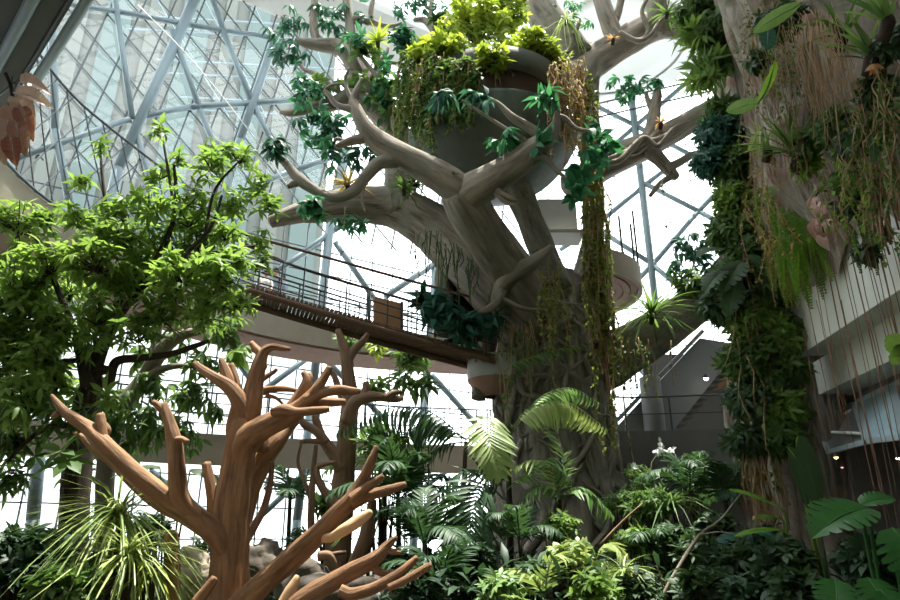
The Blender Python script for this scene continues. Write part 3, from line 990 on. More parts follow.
# ================================================================== GIANT TREE
gt = thing('giant_tree', 'giant grey concrete fig tree with thick limbs and a fluted trunk under the bowl', 'tree', (2.75, 18, GZ))
LS = [0]
LASTB = {}


def limb(lst, Y, name='branch', mat='bark_limb', seg=14, amp=.09, parent=None, flute=0, fl=0., **kw):
    LS[0] += 1
    pts, rs = pbranch(lst, Y)
    mb = MB(); tube(mb, pts, rs, seg, .55, amp, 1.2, flute, fl, .6, seed=LS[0] * 3.7, **kw)
    small = parent is None and name == 'branch' and lst[0][2] <= 3.2 and LASTB.get('giant') is not None
    o = mb.build('twig' if small else name, M[mat], LASTB['giant'] if small else (parent or gt))
    if not small: LASTB['giant'] = o
    return o


trk = [(560, 640, 80), (559, 560, 74), (557, 490, 64), (553, 430, 56), (550, 375, 50), (547, 330, 47), (547, 298, 40), (548, 276, 30)]
limb(trk, 18, 'trunk', 'bark_big', 72, .10, None, 13, .055)
limb([(570, 350, 18, 18.4), (580, 300, 14, 18.8), (592, 240, 10, 19), (593, 170, 10, 19), (586, 110, 13, 19), (582, 72, 18, 19), (583, 50, 14, 19)], 19, 'stem', 'bark_big', 24, .1, None, 7, .06)
# winding roots that clasp the trunk
axis_pts, axis_rs = pbranch(trk, 18)
AX, AR = catmull(axis_pts, axis_rs, 12)


def around(t, a, k=1.0):
    f = t * (len(AX) - 1); i = min(int(f), len(AX) - 2); f -= i
    c = AX[i].lerp(AX[i + 1], f); r = AR[i] + (AR[i + 1] - AR[i]) * f
    return c + V((math.cos(a), math.sin(a), 0)) * r * k


for i in range(17):
    a = R(-178 + 176 * (i + .5) / 17 + random.uniform(-4, 4))
    t0 = random.uniform(.0, .12); t1 = random.uniform(.35, .8)
    pts = []; rs = []
    m = 9; r0 = random.uniform(.05, .15)
    for j in range(m):
        t = t0 + (t1 - t0) * j / (m - 1)
        aa = a + .22 * math.sin(j * 1.3 + i * 2.1) + .12 * random.gauss(0, 1)
        pts.append(around(t, aa, 1.02 + .05 * math.sin(j + i) + (.25 * (1 - j / 2) if j < 2 else 0))); rs.append(r0 * (1.2 - .7 * j / (m - 1)))
    mb = MB(); tube(mb, pts, rs, 10, .8, .15, 2, seed=i * 2.2)
    mb.build('buttress_root', M['bark_big'], gt)
for i in range(22):                           # short coiled roots high on the trunk
    a = R(random.uniform(-165, -15)); t0 = random.uniform(.5, .72); pts = []; rs = []
    for j in range(8):
        pts.append(around(t0 + .035 * j * random.uniform(.6, 1.2) * (1 if i % 2 else -1), a + (.16 * j if i % 3 else -.16 * j) + .2 * math.sin(j * 1.9 + i), 1.03)); rs.append(random.uniform(.05, .12) * (1.1 - .09 * j))
    mb = MB(); tube(mb, pts, rs, 9, .8, .2, 2, seed=i * 1.9); mb.build('winding_root', M['bark_big'], gt)
# limbs
limb([(535, 335, 30, 17.4), (505, 300, 29, 17), (470, 262, 28, 17.4), (435, 230, 25, 17.8), (395, 208, 20, 18), (345, 205, 18, 17.8), (300, 213, 10, 17.2), (270, 222, 6, 17)], 17, 'limb', 'bark_limb', 26, .1, None, 6, .05)
limb([(542, 318, 24, 17.0), (514, 275, 23, 16.2), (488, 238, 22, 15.2), (468, 206, 22, 14.3), (457, 190, 18, 13.9)], 15, 'limb', 'bark_limb', 26, .07, None, 5, .05)
limb([(556, 292, 18, 17), (542, 250, 14, 16.9), (530, 220, 13, 16.7), (516, 185, 15, 16.5)], 17, 'limb', 'bark_big', 22, .08)
limb([(585, 380, 22, 17.8), (605, 362, 26, 17.4), (632, 347, 24, 17.2), (665, 327, 22, 17), (695, 305, 19, 16.8), (714, 284, 15, 16.6), (727, 262, 9, 16.5), (735, 240, 5, 16.4)], 17, 'limb', 'bark_big', 26, .12, None, 6, .06)
# front limb: left and right forks
limb([(484, 222, 14, 14.8), (470, 198, 17, 14.1), (450, 183, 17, 13.9), (425, 168, 14, 13.8), (400, 155, 13, 13.7), (380, 143, 11, 13.7), (364, 126, 8, 13.6), (355, 107, 6, 13.6), (353, 100, 4, 13.6), (358, 88, 3, 13.6), (362, 78, 1.5, 13.6)], 13.8, seg=18)
limb([(478, 228, 13, 14.9), (468, 208, 17, 14.3), (470, 193, 18, 13.95), (486, 184, 17.5, 13.7), (508, 170, 15, 13.5), (532, 152, 14, 13.3), (548, 138, 9, 13.2), (556, 124, 5, 13.2), (558, 110, 2.5, 13.2)], 13.7, seg=18)
limb([(545, 140, 6), (530, 128, 5), (512, 117, 4), (500, 105, 2.5), (490, 98, 1.2)], 13.2)
limb([(556, 118, 4), (564, 118, 3), (576, 128, 2), (590, 131, 1.5)], 13.2)
limb([(530, 156, 4), (545, 158, 3), (556, 170, 2.5), (566, 178, 1.5)], 13.1)
limb([(535, 150, 3), (522, 138, 2.5), (505, 128, 2), (480, 112, 1.6), (462, 100, 1.2)], 13.1)
limb([(497, 190, 4), (505, 196, 3.2), (514, 200, 2.6), (516, 200, 2)], 13.5)
limb([(495, 193, 2), (506, 203, 2), (513, 204, 1.5)], 13.5)
limb([(356, 110, 4), (350, 109, 4), (337, 105, 3), (329, 95, 2.5), (325, 90, 1.4), (332, 85, 1.5), (345, 84, 1.2)], 13.6)
limb([(354, 104, 2.5), (348, 92, 2.2), (345, 80, 1.6), (349, 68, 1.2)], 13.6)
limb([(384, 143, 7), (370, 138, 6), (356, 140, 5), (345, 143, 4), (336, 147, 3)], 13.7)
limb([(345, 142, 2.5), (338, 139, 2), (334, 141, 1.5)], 13.7)
limb([(400, 160, 8), (380, 163, 7), (366, 176, 6.5), (353, 192, 6), (334, 198, 5), (318, 192, 5), (300, 180, 6), (286, 164, 4), (276, 156, 2)], 13.7)
limb([(302, 182, 5), (296, 183, 4), (288, 187, 2.5)], 13.7)
limb([(364, 185, 1.6), (362, 200, 1.4), (365, 212, 1.2)], 13.7)
# dark upright limb on the left and its crown
limb([(405, 215, 17, 17.8), (400, 185, 15, 17.8), (398, 158, 14, 17.8), (393, 130, 14, 17.6), (380, 108, 14, 17.5), (365, 88, 13, 17.4), (357, 68, 11, 17.3), (352, 58, 8, 17.3)], 17.5, 'limb', 'bark_big', 20, .12)
limb([(420, 160, 10, 17.2), (404, 138, 11, 17.1), (385, 118, 10, 17), (366, 103, 9, 16.9), (350, 96, 8, 16.8), (333, 104, 7, 16.7), (312, 108, 6, 16.6), (292, 113, 4, 16.5), (280, 112, 2, 16.5)], 17)
limb([(358, 78, 8), (348, 56, 8), (338, 47, 8), (320, 45, 6.5), (306, 43, 5), (296, 40, 2.5)], 17)
limb([(344, 52, 6), (349, 38, 6), (350, 25, 5), (348, 10, 4.5), (346, -6, 4)], 17)
limb([(350, 27, 4), (352, 20, 4), (362, 20, 3.6), (371, 22, 3.2), (371, 10, 2.6), (374, -4, 2.2)], 17)
limb([(371, 21, 3), (380, 25, 2.8), (392, 26, 2), (402, 23, 1.2)], 17)
limb([(318, 45, 4), (314, 30, 4.5), (314, 14, 4), (315, -5, 3.5)], 17)
limb([(345, 97, 3), (318, 76, 3), (305, 70, 2), (299, 64, 1.2)], 16.7)
limb([(372, 78, 2.6, 17), (378, 64, 2.4, 17), (386, 54, 1.8, 17), (388, 48, 1.2, 17)], 17)
limb([(381, 66, 1.8, 17), (392, 63, 1.8, 17), (402, 64, 1.2, 17)], 17)
limb([(395, 130, 3), (385, 90, 3), (362, 58, 2), (356, 50, 1.4)], 16.6)
limb([(455, 50, 5), (440, 37, 5), (431, 26, 4), (424, 20, 3.2), (414, 20, 2.2)], 17.5)
limb([(431, 24, 3), (431, 12, 2.8), (432, -4, 2.4)], 17.5)
limb([(432, 12, 1.8), (424, 4, 1.6), (418, -5, 1.4)], 17.5)
# upper right limbs
limb([(578, 85, 17), (588, 66, 17), (606, 54, 15), (632, 38, 15), (658, 25, 15), (685, 26, 14), (712, 36, 12), (745, 50, 9)], 18.8, 'limb', 'bark_limb', 24, .1, None, 5, .04)
limb([(582, 62, 16), (568, 46, 17), (553, 28, 17), (540, 8, 17), (530, -14, 17)], 18.8, 'limb', 'bark_big', 22, .1)
limb([(618, 46, 9), (612, 30, 9), (606, 14, 8.5), (600, -8, 8)], 18.6)
limb([(613, 26, 4), (618, 12, 4), (622, -4, 3.4)], 18.6)
limb([(650, 32, 12), (655, 14, 11.5), (654, -10, 11)], 18.6)
limb([(648, -4, 2), (642, 12, 2.2), (648, 30, 2.2), (640, 40, 2.4), (622, 36, 2.2), (614, 28, 2)], 18.0)
limb([(620, 32, 2), (638, 41, 2.6), (650, 36, 2.4), (660, 22, 2.2), (672, 14, 2)], 17.9)
limb([(560, 22, 1.6), (568, 30, 1.8), (572, 42, 2), (566, 54, 2)], 18.0)
limb([(572, 36, 3), (577, 28, 2.4), (580, 20, 1.4)], 18.2)
# right limb
limb([(570, 190, 15), (600, 168, 14), (625, 155, 14), (650, 143, 13), (680, 127, 11), (705, 112, 10), (740, 92, 8)], 18, 'limb', 'bark_limb', 22, .1, None, 5, .06)
limb([(645, 145, 8), (652, 128, 7), (655, 108, 6), (657, 96, 5), (658, 90, 3)], 17.8)
limb([(653, 112, 3), (648, 100, 2.6), (646, 92, 1.6)], 17.8)
limb([(650, 150, 9), (660, 160, 7), (671, 172, 6), (677, 178, 4)], 17.8)
limb([(668, 168, 4.5), (680, 162, 4), (692, 155, 3.6), (704, 152, 2.4)], 17.6)
limb([(672, 176, 3.4), (660, 184, 3), (650, 196, 2)], 17.6)
for k in range(3):
    limb([(606, 164 - 4 * k, 3), (620, 160 - 5 * k, 3.4), (634, 146 + 3 * k, 3.2), (645, 138 + 4 * k, 3), (658, 146 - 7 * k, 2.6), (674, 128 + 3 * k, 2), (690, 121, 1.4)], 17.15 + .1 * k)
# pale forked stub on the front of the trunk
limb([(497, 305, 7, 16.2), (503, 285, 9, 15.9), (520, 270, 9, 15.6), (536, 260, 7, 15.4), (545, 253, 5, 15.3), (552, 246, 3, 15.2)], 15.6)
limb([(503, 292, 5, 15.7), (497, 302, 4, 15.6), (488, 309, 3.4, 15.6), (478, 312, 2, 15.6)], 15.6)
limb([(500, 298, 4, 15.7), (510, 303, 2.8, 15.6), (525, 309, 2.2, 15.6), (546, 310, 1.6, 15.6)], 15.6)
# dark doorway in the trunk by the landing
mb = MB()
dc = P(470, 290, 17.6)
arch = [(-.75, -1.4), (-.75, .5), (-.5, 1.1), (0, 1.35), (.5, 1.1), (.75, .5), (.75, -1.4)]
pts = [dc + V((x, 0, z)) for x, z in arch]
tube(mb, pts, .28, 10, .8, .2, 1); tag(mb.build('hollow_rim', M['bark_big'], gt), 'arched hollow rim at the landing')
mb = MB(); back = [dc + V((x, .8, z)) for x, z in arch]
mb.add([p[:] for p in back], [tuple(range(7))]); mb.add([p[:] for p in pts + back], [(i, i + 1, i + 8, i + 7) for i in range(6)])
mb.build('hollow', M['bark_dark'], gt, False)
limb([(478, 400, 7, 17.4), (482, 370, 9, 17.3), (488, 340, 10, 17.2), (492, 310, 9, 17.2)], 17, 'trunk_fold', 'bark_big', 14, .2)

# leaf sprays on the giant tree's twigs
def spray(pts, Y, mat, n=7, L=.34, W=.12, r=.25, k=4, tilt=-.35, label=None, prof='oval'):
    for (x, y) in pts:
        mb = MB(); p = P(x, y, Y)
        rosettes(mb, blob(p, r, k), (0, -.25, .5), n, L, W, tilt, prof, .5, .45)
        for q in range(k):
            pass
        mb.build('leaf_cluster', M[mat], gt)


spray([(447, 93), (443, 96), (478, 94), (486, 99)], 13.1, 'leaf_blue', 8, .5, .16, .22, 2)
spray([(508, 133), (504, 137), (537, 145), (541, 143)], 13.0, 'leaf_teal', 8, .5, .17, .18, 2)
spray([(547, 95), (545, 100)], 13.0, 'leaf_teal', 9, .5, .18, .2, 2)
spray([(598, 128), (596, 138), (575, 190), (588, 178), (580, 165), (593, 155), (602, 145)], 14.5, 'leaf_teal', 8, .45, .17, .3, 3)
for (x, y) in [(632, 85), (642, 82), (622, 92), (630, 97), (616, 85), (650, 78), (656, 83)]:
    spray([(x, y)], 17.7, 'leaf_teal', 7, .3, .1, .35, 5)
for (x, y) in [(292, 30), (300, 15), (286, 42), (278, 30), (335, 10), (330, 22), (305, 55), (283, 55), (322, 3), (340, 32), (356, 12)]:
    spray([(x, y)], 16.9, 'leaf_blue', 7, .4, .12, .5, 5)
for (x, y) in [(380, 82), (375, 92), (390, 98), (385, 75), (350, 82), (318, 88), (322, 95), (362, 50), (372, 45), (355, 45), (398, 85), (392, 110), (383, 105)]:
    spray([(x, y)], 16.5, 'leaf_teal' if x % 2 else 'leaf_mid', 7, .45, .15, .45, 5)
for (x, y) in [(335, 125), (330, 140), (325, 130), (345, 118), (305, 120), (312, 135), (340, 150), (352, 152), (362, 157), (330, 155), (322, 118), (300, 95), (308, 88), (298, 78)]:
    spray([(x, y)], 15.5, 'leaf_teal' if x % 3 == 0 else 'leaf_blue', 7, .42, .13, .42, 4)
for (x, y) in [(277, 140), (274, 152), (283, 148), (271, 146)]:
    spray([(x, y)], 13.5, 'leaf_blue', 8, .36, .12, .25, 4)
for (x, y) in [(312, 200), (308, 206), (316, 208)]:
    spray([(x, y)], 13.6, 'leaf_teal', 8, .36, .14, .2, 3)
for (x, y) in [(352, 222), (360, 225), (345, 218)]:
    spray([(x, y)], 17.2, 'leaf_teal', 7, .35, .11, .3, 4)
for (x, y) in [(440, 10), (425, 2), (410, 8), (398, 14), (400, 30), (408, 40)]:
    spray([(x, y)], 17.4, 'leaf_blue', 7, .35, .1, .4, 4)
for (x, y) in [(560, 0), (570, 14), (590, 22), (578, 5)]:
    spray([(x, y)], 18, 'leaf_teal', 7, .35, .09, .35, 3)
for (x, y) in [(430, 296), (438, 305), (446, 310), (462, 322), (472, 318), (480, 325), (455, 312), (466, 330), (432, 310), (490, 318)]:
    spray([(x, y)], 15.9, 'leaf_blue', 8, .5, .17, .35, 5)
for (x, y) in [(678, 262), (684, 240), (690, 250), (676, 246), (697, 262), (705, 245), (712, 262), (686, 272), (700, 280)]:
    spray([(x, y)], 16.4, 'leaf_blue', 7, .35, .11, .35, 4)
for (x, y) in [(708, 175), (712, 181)]:
    spray([(x, y)], 16.2, 'leaf_deep', 7, .3, .1, .25, 3)

# ------------------------------------------------------------------ the great bowl
bc = P(492, 118, 16.6); bR = rad(88, bc)
bowl = thing('planter_bowl', 'huge dark grey hemispherical bowl held up by the giant tree', 'planter', bc - V((0, 0, bR)))
mb = MB()
pr = [(.001, -bR)] + [(bR * math.cos(R(a)), bR * math.sin(R(a))) for a in range(-84, -20, 6)] + [(bR * .935, -.36 * bR), (bR * .95, -.33 * bR), (bR * .90, -.30 * bR)]
lathe(mb, bc, pr, 72); mb.build('shell', M['bowl'], bowl)
mb = MB(); lathe(mb, bc, [(bR * .9, -.3 * bR), (bR * .72, -.3 * bR), (bR * .70, .1 * bR), (bR * .78, .1 * bR)], 72); mb.build('recess', M['bowl_inside'], bowl)
mb = MB(); lathe(mb, bc, [(bR * .74, .08 * bR), (bR * .84, .09 * bR), (bR * .85, .28 * bR), (bR * .80, .31 * bR), (bR * .7, .26 * bR), (.01, .26 * bR)], 72); mb.build('collar', M['bowl'], bowl)

# ================================================================== DEAD TREES
dt = thing('dead_tree', 'bare orange-brown dead tree with cut branch stubs in the foreground', 'tree', P(235, 640, 8.6))


def dbranch(lst, Y=8.6, name='branch', mat='bark_dead', parent=None, seg=14, amp=.10, cut=False):
    LS[0] += 1
    pts, rs = pbranch(lst, Y)
    mb = MB(); tube(mb, pts, rs, seg, .5, amp * 1.35, 2.6, seed=LS[0] * 2.3)
    tr = parent or dt; key = tr.name
    small = name == 'branch' and lst[0][2] <= 4.2 and key in LASTB
    o = mb.build('twig' if small else name, M[mat], LASTB[key] if small else tr)
    if not small and name != 'branch_stub': LASTB[key] = o
    return o


dbranch([(230, 650, 25), (229, 600, 21), (230, 560, 19), (232, 520, 18), (236, 480, 16), (240, 450, 15), (245, 425, 13), (248, 412, 9)], 8.6, 'trunk', seg=28)
b1 = dbranch([(232, 575, 8, 8.6), (227, 553, 11.5, 8.52), (217, 536, 12.5, 8.43), (199, 519, 11.3, 8.34), (165, 497, 10, 8.2), (135, 474, 9, 8.1), (102, 442, 8.2, 8.0), (88, 428, 7, 8.0), (66, 413, 4.6, 8.0), (54, 399, 2.6, 8.0), (51, 395, 1.6, 8.0)])
dbranch([(103, 442, 5), (101, 425, 5), (100, 414, 4.2)], 8.0)
dbranch([(103, 440, 4), (108, 430, 3), (104, 422, 2)], 8.05)
dbranch([(58, 412, 2.4), (54, 416, 3), (52, 415, 2)], 8.0)
dbranch([(226, 545, 9, 8.8), (205, 532, 6, 9.0), (185, 520, 5, 9.1), (160, 507, 4.5, 9.2), (135, 487, 4, 9.3), (110, 462, 3.5, 9.3), (95, 448, 5, 9.3), (84, 438, 3.6, 9.3), (74, 433, 1.6, 9.3)])
dbranch([(208, 524, 7, 8.36), (192, 512, 9, 8.27), (180, 497, 9.8, 8.17), (177, 470, 8.6, 8.05), (175, 445, 7.6, 8.0), (170, 425, 6, 8.0), (166, 412, 5, 8.0), (164, 403, 3, 8.0)])
dbranch([(169, 418, 4), (160, 407, 4), (153, 402, 3)], 8.0)
dbranch([(174, 440, 3.4), (181, 439, 3.2), (188, 442, 2.6)], 7.95)
dbranch([(213, 522, 6), (212, 500, 5.6), (209, 478, 5.2), (206, 463, 4.6)], 9.0)
dbranch([(213, 500, 2.6), (218, 488, 2.6), (220, 477, 2.4)], 9.0)
# upper left fork
dbranch([(247, 430, 11, 8.6), (244, 412, 10, 8.55), (238, 398, 8.6, 8.5), (228, 386, 7, 8.45), (214, 377, 5, 8.4), (202, 369, 4, 8.4), (194, 363, 3, 8.4)])
dbranch([(232, 392, 6.4), (229, 380, 6), (224, 367, 4.4), (221, 359, 2.6)], 8.5)
dbranch([(236, 392, 6), (234, 378, 5), (231, 364, 3)], 8.55)
# upper middle fork
dbranch([(246, 425, 12, 8.6), (251, 405, 11, 8.6), (254, 385, 9, 8.6), (259, 366, 7.4, 8.6), (264, 352, 5, 8.6), (272, 347, 3.6, 8.6), (282, 348, 3, 8.6), (290, 349, 2, 8.6)], seg=18)
dbranch([(263, 356, 4.4), (256, 349, 4), (251, 342, 2.2)], 8.6)
dbranch([(260, 382, 2.6), (266, 377, 2.6), (274, 372, 2), (277, 369, 1.6)], 8.7)
dbranch([(262, 372, 2), (265, 366, 2.4), (264, 360, 1.6)], 8.7)
dbranch([(258, 392, 5), (272, 389, 3.6), (286, 389, 3), (298, 391, 2)], 8.8)
dbranch([(266, 395, 2), (276, 398, 1.8), (283, 404, 1.4)], 8.8)
# right arm
dbranch([(240, 482, 8, 8.64), (242, 456, 12, 8.54), (249, 438, 13, 8.46), (264, 427, 12, 8.37), (280, 420, 11, 8.3), (300, 408, 9, 8.2), (314, 393, 6, 8.1), (324, 378, 4.6, 8.1), (330, 367, 3.4, 8.1)], seg=18)
dbranch([(306, 402, 7), (320, 393, 5.6), (338, 390, 5), (352, 391, 4), (360, 391, 2.6)], 8.1)
dbranch([(304, 406, 6), (318, 402, 5.4), (332, 402, 5), (345, 402, 3.4)], 8.3)
dbranch([(274, 412, 5, 8.1), (284, 409, 5.4, 8.0), (296, 412, 4.6, 8.0), (312, 411, 4.6, 8.0), (324, 410, 4, 8.0), (329, 409, 3, 8.0)])
dbranch([(290, 410, 7), (298, 398, 6), (306, 386, 6, 8.3), (307, 378, 4.6), (303, 372, 2.6)], 8.3)
dbranch([(308, 382, 4), (310, 377, 3), (309, 373, 2)], 8.3)
# limb behind the trunk
dbranch([(238, 540, 10, 8.8), (243, 510, 12, 8.9), (252, 482, 11, 9.0), (264, 460, 10, 9.1), (275, 444, 9, 9.1), (288, 428, 6, 9.2), (298, 420, 3.6, 9.2)], seg=16)
dbranch([(262, 452, 7), (262, 438, 6.4), (256, 428, 5)], 8.95)
dbranch([(238, 450, 7, 8.95), (232, 430, 6.6, 8.95), (236, 405, 5, 8.95)], 8.95)
dbranch([(243, 545, 5), (254, 526, 4), (264, 508, 3.6), (270, 485, 3), (272, 462, 2.4)], 8.7, mat='bark_dead_far')
# big low arm to the lower right
dbranch([(235, 612, 14, 8.4), (258, 588, 12, 8.1), (285, 564, 11.5, 7.9), (316, 536, 10.5, 7.7), (338, 513, 9, 7.55), (354, 496, 7.6, 7.5), (364, 478, 6, 7.45), (371, 462, 4.6, 7.4), (375, 452, 3.4, 7.4), (376, 446, 2.2, 7.4)], seg=18)
dbranch([(350, 500, 6), (366, 488, 5), (377, 481, 4), (383, 476, 3)], 7.4)
dbranch([(352, 504, 6), (368, 496, 5.4), (384, 491, 5), (398, 487, 4), (406, 484, 2.6)], 7.5)
tag(dbranch([(318, 538, 4, 7.75), (332, 537, 5, 7.5), (344, 530, 6), (358, 521, 6), (368, 514, 4.4), (371, 511, 3)], 7.3, 'branch_stub', 'cut_wood'), 'pale stripped stub facing the viewer')
# lowest arms, cut by the frame
b9 = dbranch([(270, 640, 13, 7.4), (297, 606, 11, 7.3), (322, 588, 9.5, 7.2), (350, 572, 8.4, 7.1), (374, 560, 7.4, 7.0), (386, 547, 5, 7.0), (393, 540, 3.4, 7.0), (397, 537, 2, 7.0)], seg=16)
dbranch([(388, 550, 3.4), (394, 552, 3), (401, 553, 1.8)], 7.0)
dbranch([(372, 565, 5), (380, 572, 4), (390, 574, 2.4)], 7.0)
dbranch([(340, 590, 6), (352, 594, 6), (374, 588, 5.6), (396, 576, 5), (410, 564, 4), (417, 557, 2.6)], 6.9)
dbranch([(388, 588, 3.6), (402, 582, 4), (416, 574, 4), (427, 567, 3.6), (431, 564, 2)], 6.85)
tag(dbranch([(283, 606, 7), (291, 590, 6), (298, 576, 3)], 7.6, 'branch_stub', 'cut_wood'), 'pale stripped wedge near the bottom edge')
dbranch([(196, 604, 6), (206, 590, 5), (215, 578, 4)], 8.0)
sp = P(171, 620, 9.2)
mb = MB(); pts, rs = pbranch([(172, 640, 9), (171, 590, 8.4), (172, 560, 8), (171, 536, 7.4), (171, 531, 5)], 9.2); tube(mb, pts, rs, 14, .6, .08, 3)
tag(mb.build('dead_stump', M['bark_dead']), 'upright brown dead stump left of the foreground dead trunk', 'stump')

d2 = thing('dead_tree', 'darker bare dead tree standing behind the orange-brown one', 'tree', P(342, 580, 13))
def d2b(lst, Y=13, name='branch', **k): return dbranch(lst, Y, name, 'bark_dead_far', d2, **k)
d2b([(335, 600, 15), (338, 555, 13), (342, 510, 11.5), (344, 470, 10.5), (348, 430, 9.5), (350, 400, 8), (348, 375, 6.5), (346, 356, 6), (342, 342, 4.4), (338, 330, 3)], 13, 'trunk', seg=18)
d2b([(347, 362, 5), (354, 350, 4.4), (362, 342, 3.6), (368, 334, 2.4)])
d2b([(347, 424, 7), (354, 404, 7), (366, 397, 6), (380, 397, 4.6), (394, 399, 4), (403, 398, 2.4)], 12.8)
d2b([(362, 399, 5), (366, 390, 4.4), (366, 382, 3)], 12.8)
d2b([(385, 398, 3.4), (394, 393, 3), (402, 392, 1.8)], 12.7)
d2b([(349, 408, 6), (340, 392, 4), (334, 376, 3), (328, 370, 2)], 13)
d2b([(343, 470, 7), (332, 452, 6), (322, 437, 5), (316, 420, 4), (314, 414, 2.4)], 12.9)
d2b([(326, 443, 4), (314, 430, 4), (304, 424, 4), (300, 416, 2.4)], 12.8)
d2b([(326, 442, 3), (312, 441, 2.6), (300, 442, 1.8)], 12.8)
d2b([(342, 512, 6), (330, 498, 4.6), (320, 484, 4), (317, 468, 3), (325, 464, 2.4), (336, 462, 2)], 12.7)
d2b([(312, 545, 4), (311, 510, 3.6), (313, 475, 3), (316, 445, 2)], 12.7)
d2b([(311, 500, 2.4), (304, 480, 2), (298, 462, 1.6), (302, 440, 1.2)], 12.7)
d2b([(340, 590, 9, 12.5), (352, 572, 9, 12.3), (364, 545, 8, 12.2), (370, 520, 6.4, 12.2), (373, 500, 4, 12.2)])
d2b([(318, 556, 5, 12), (330, 556, 4.4, 12), (338, 568, 3.6, 12), (343, 575, 2, 12)])
d2b([(330, 555, 2.4), (340, 553, 2), (346, 552, 1.2)], 12)

# ================================================================== LEAFY TREES AT LEFT
lt = thing('leafy_tree', 'bright green leafy tree with a dark trunk filling the left side', 'tree', P(72, 620, 11))
def ltb(lst, Y=11, name='branch', mat='bark_dark', par=None, seg=10):
    LS[0] += 1
    pts, rs = pbranch(lst, Y); mb = MB(); tube(mb, pts, rs, seg, .7, .08, 2, seed=LS[0] * 1.7); return mb.build(name, M[mat], par or lt)


ltb([(70, 640, 17), (72, 580, 15), (74, 520, 14), (78, 460, 13), (84, 415, 12), (90, 388, 11), (94, 372, 8)], 11, 'trunk', seg=16)
ltb([(90, 380, 9), (100, 350, 7), (112, 325, 6), (120, 300, 5), (126, 270, 4), (127, 240, 3.4), (124, 215, 2.4), (128, 195, 1.4)], 10.8)
ltb([(88, 385, 7), (80, 355, 4.4), (72, 325, 3.6), (60, 295, 3), (48, 265, 2.4), (36, 238, 1.6)], 10.6)
ltb([(94, 372, 6), (104, 370, 5), (112, 371, 3)], 10.7)
ltb([(94, 376, 5), (108, 384, 4.6), (116, 362, 4.6), (140, 358, 4), (170, 354, 3.4), (195, 346, 2.8), (209, 341, 2)], 10.9)
ltb([(116, 320, 4), (135, 295, 3.6), (155, 262, 3), (172, 225, 2.4), (176, 195, 2), (174, 165, 1.4)], 10.5)
ltb([(140, 288, 3), (165, 275, 2.4), (190, 250, 2), (212, 225, 1.6), (222, 195, 1.2)], 10.3)
ltb([(160, 278, 2.4), (190, 262, 2), (225, 250, 1.6), (255, 246, 1.2)], 10.2)
ltb([(124, 250, 2.6), (110, 225, 2), (104, 190, 1.6), (101, 160, 1.2), (100, 145, .9)], 10.6)
ltb([(175, 215, 1.6), (168, 170, 1.4), (163, 140, 1)], 10.4)
ltb([(205, 235, 1.6), (215, 190, 1.3), (240, 160, 1)], 10.3)
ltb([(84, 360, 3), (60, 362, 2.4), (32, 368, 1.8), (5, 372, 1.4)], 10.4)
ltb([(80, 430, 4), (55, 425, 3), (28, 440, 2), (8, 462, 1.4)], 10.6)
cl = [(20, 225, 25), (15, 290, 28), (50, 265, 26), (35, 330, 30), (8, 350, 28), (65, 330, 25), (98, 262, 30), (85, 218, 18), (48, 218, 18), (112, 208, 16), (132, 280, 25),
      (150, 240, 24), (160, 175, 12), (158, 133, 8), (101, 148, 8), (150, 205, 16), (190, 200, 17), (212, 165, 16), (240, 158, 16), (230, 205, 17), (200, 240, 24), (180, 280, 28),
      (220, 272, 25), (235, 300, 20), (205, 310, 26), (160, 312, 25), (140, 335, 18), (100, 318, 22), (28, 300, 25), (255, 185, 14), (268, 205, 12), (262, 240, 12),
      (70, 290, 22), (0, 320, 25), (120, 235, 20), (232, 260, 18), (178, 160, 7), (80, 180, 8), (215, 150, 10), (262, 265, 8), (0, 260, 18), (175, 250, 20), (225, 235, 15), (190, 222, 14)]
for (x, y, r) in cl:
    Y = 10.5 + random.uniform(-.8, .8); c = P(x, y, Y); rr = rad(r, c)
    n = max(5, int(r * r / 16)); pts = blob(c, rr * 1.15, n, .95)
    mb = MB()
    rosettes(mb, pts, (0, 0, 1), 7, .27, .075, .1, 'oval', .45, .5)
    o = mb.build('foliage', M['leaf_bright'], lt)
    mb = MB()
    for q in pts[::2]: tube(mb, [c + V((0, 0, -rr * .4)), c.lerp(V(q), .5) + V((0, 0, -.05)), V(q)], [.016, .012, .006], 4, 3)
    mb.build('twigs', M['bark_dark'], lt)
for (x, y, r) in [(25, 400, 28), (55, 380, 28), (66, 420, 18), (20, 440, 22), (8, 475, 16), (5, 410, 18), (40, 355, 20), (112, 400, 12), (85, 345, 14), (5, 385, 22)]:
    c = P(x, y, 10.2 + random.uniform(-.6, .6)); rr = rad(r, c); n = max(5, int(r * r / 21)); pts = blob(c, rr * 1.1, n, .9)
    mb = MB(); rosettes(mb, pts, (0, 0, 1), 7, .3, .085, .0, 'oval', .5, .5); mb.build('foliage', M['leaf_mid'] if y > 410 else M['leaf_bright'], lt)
    mb = MB()
    for q in pts[::2]: tube(mb, [c + V((0, 0, -rr * .4)), c.lerp(V(q), .5), V(q)], [.016, .012, .006], 4, 3)
    mb.build('twigs', M['bark_dark'], lt)
mb = MB(); rosettes(mb, [P(68, 460, 9.2)[:], P(60, 452, 9.25)[:]], (0, -.6, .7), 8, .42, .17, .15, 'oval', .2, .1, var=.6); tag(mb.build('leaf_cluster', M['leaf_mid'], lt), 'large whorl of broad leaves low on the trunk')

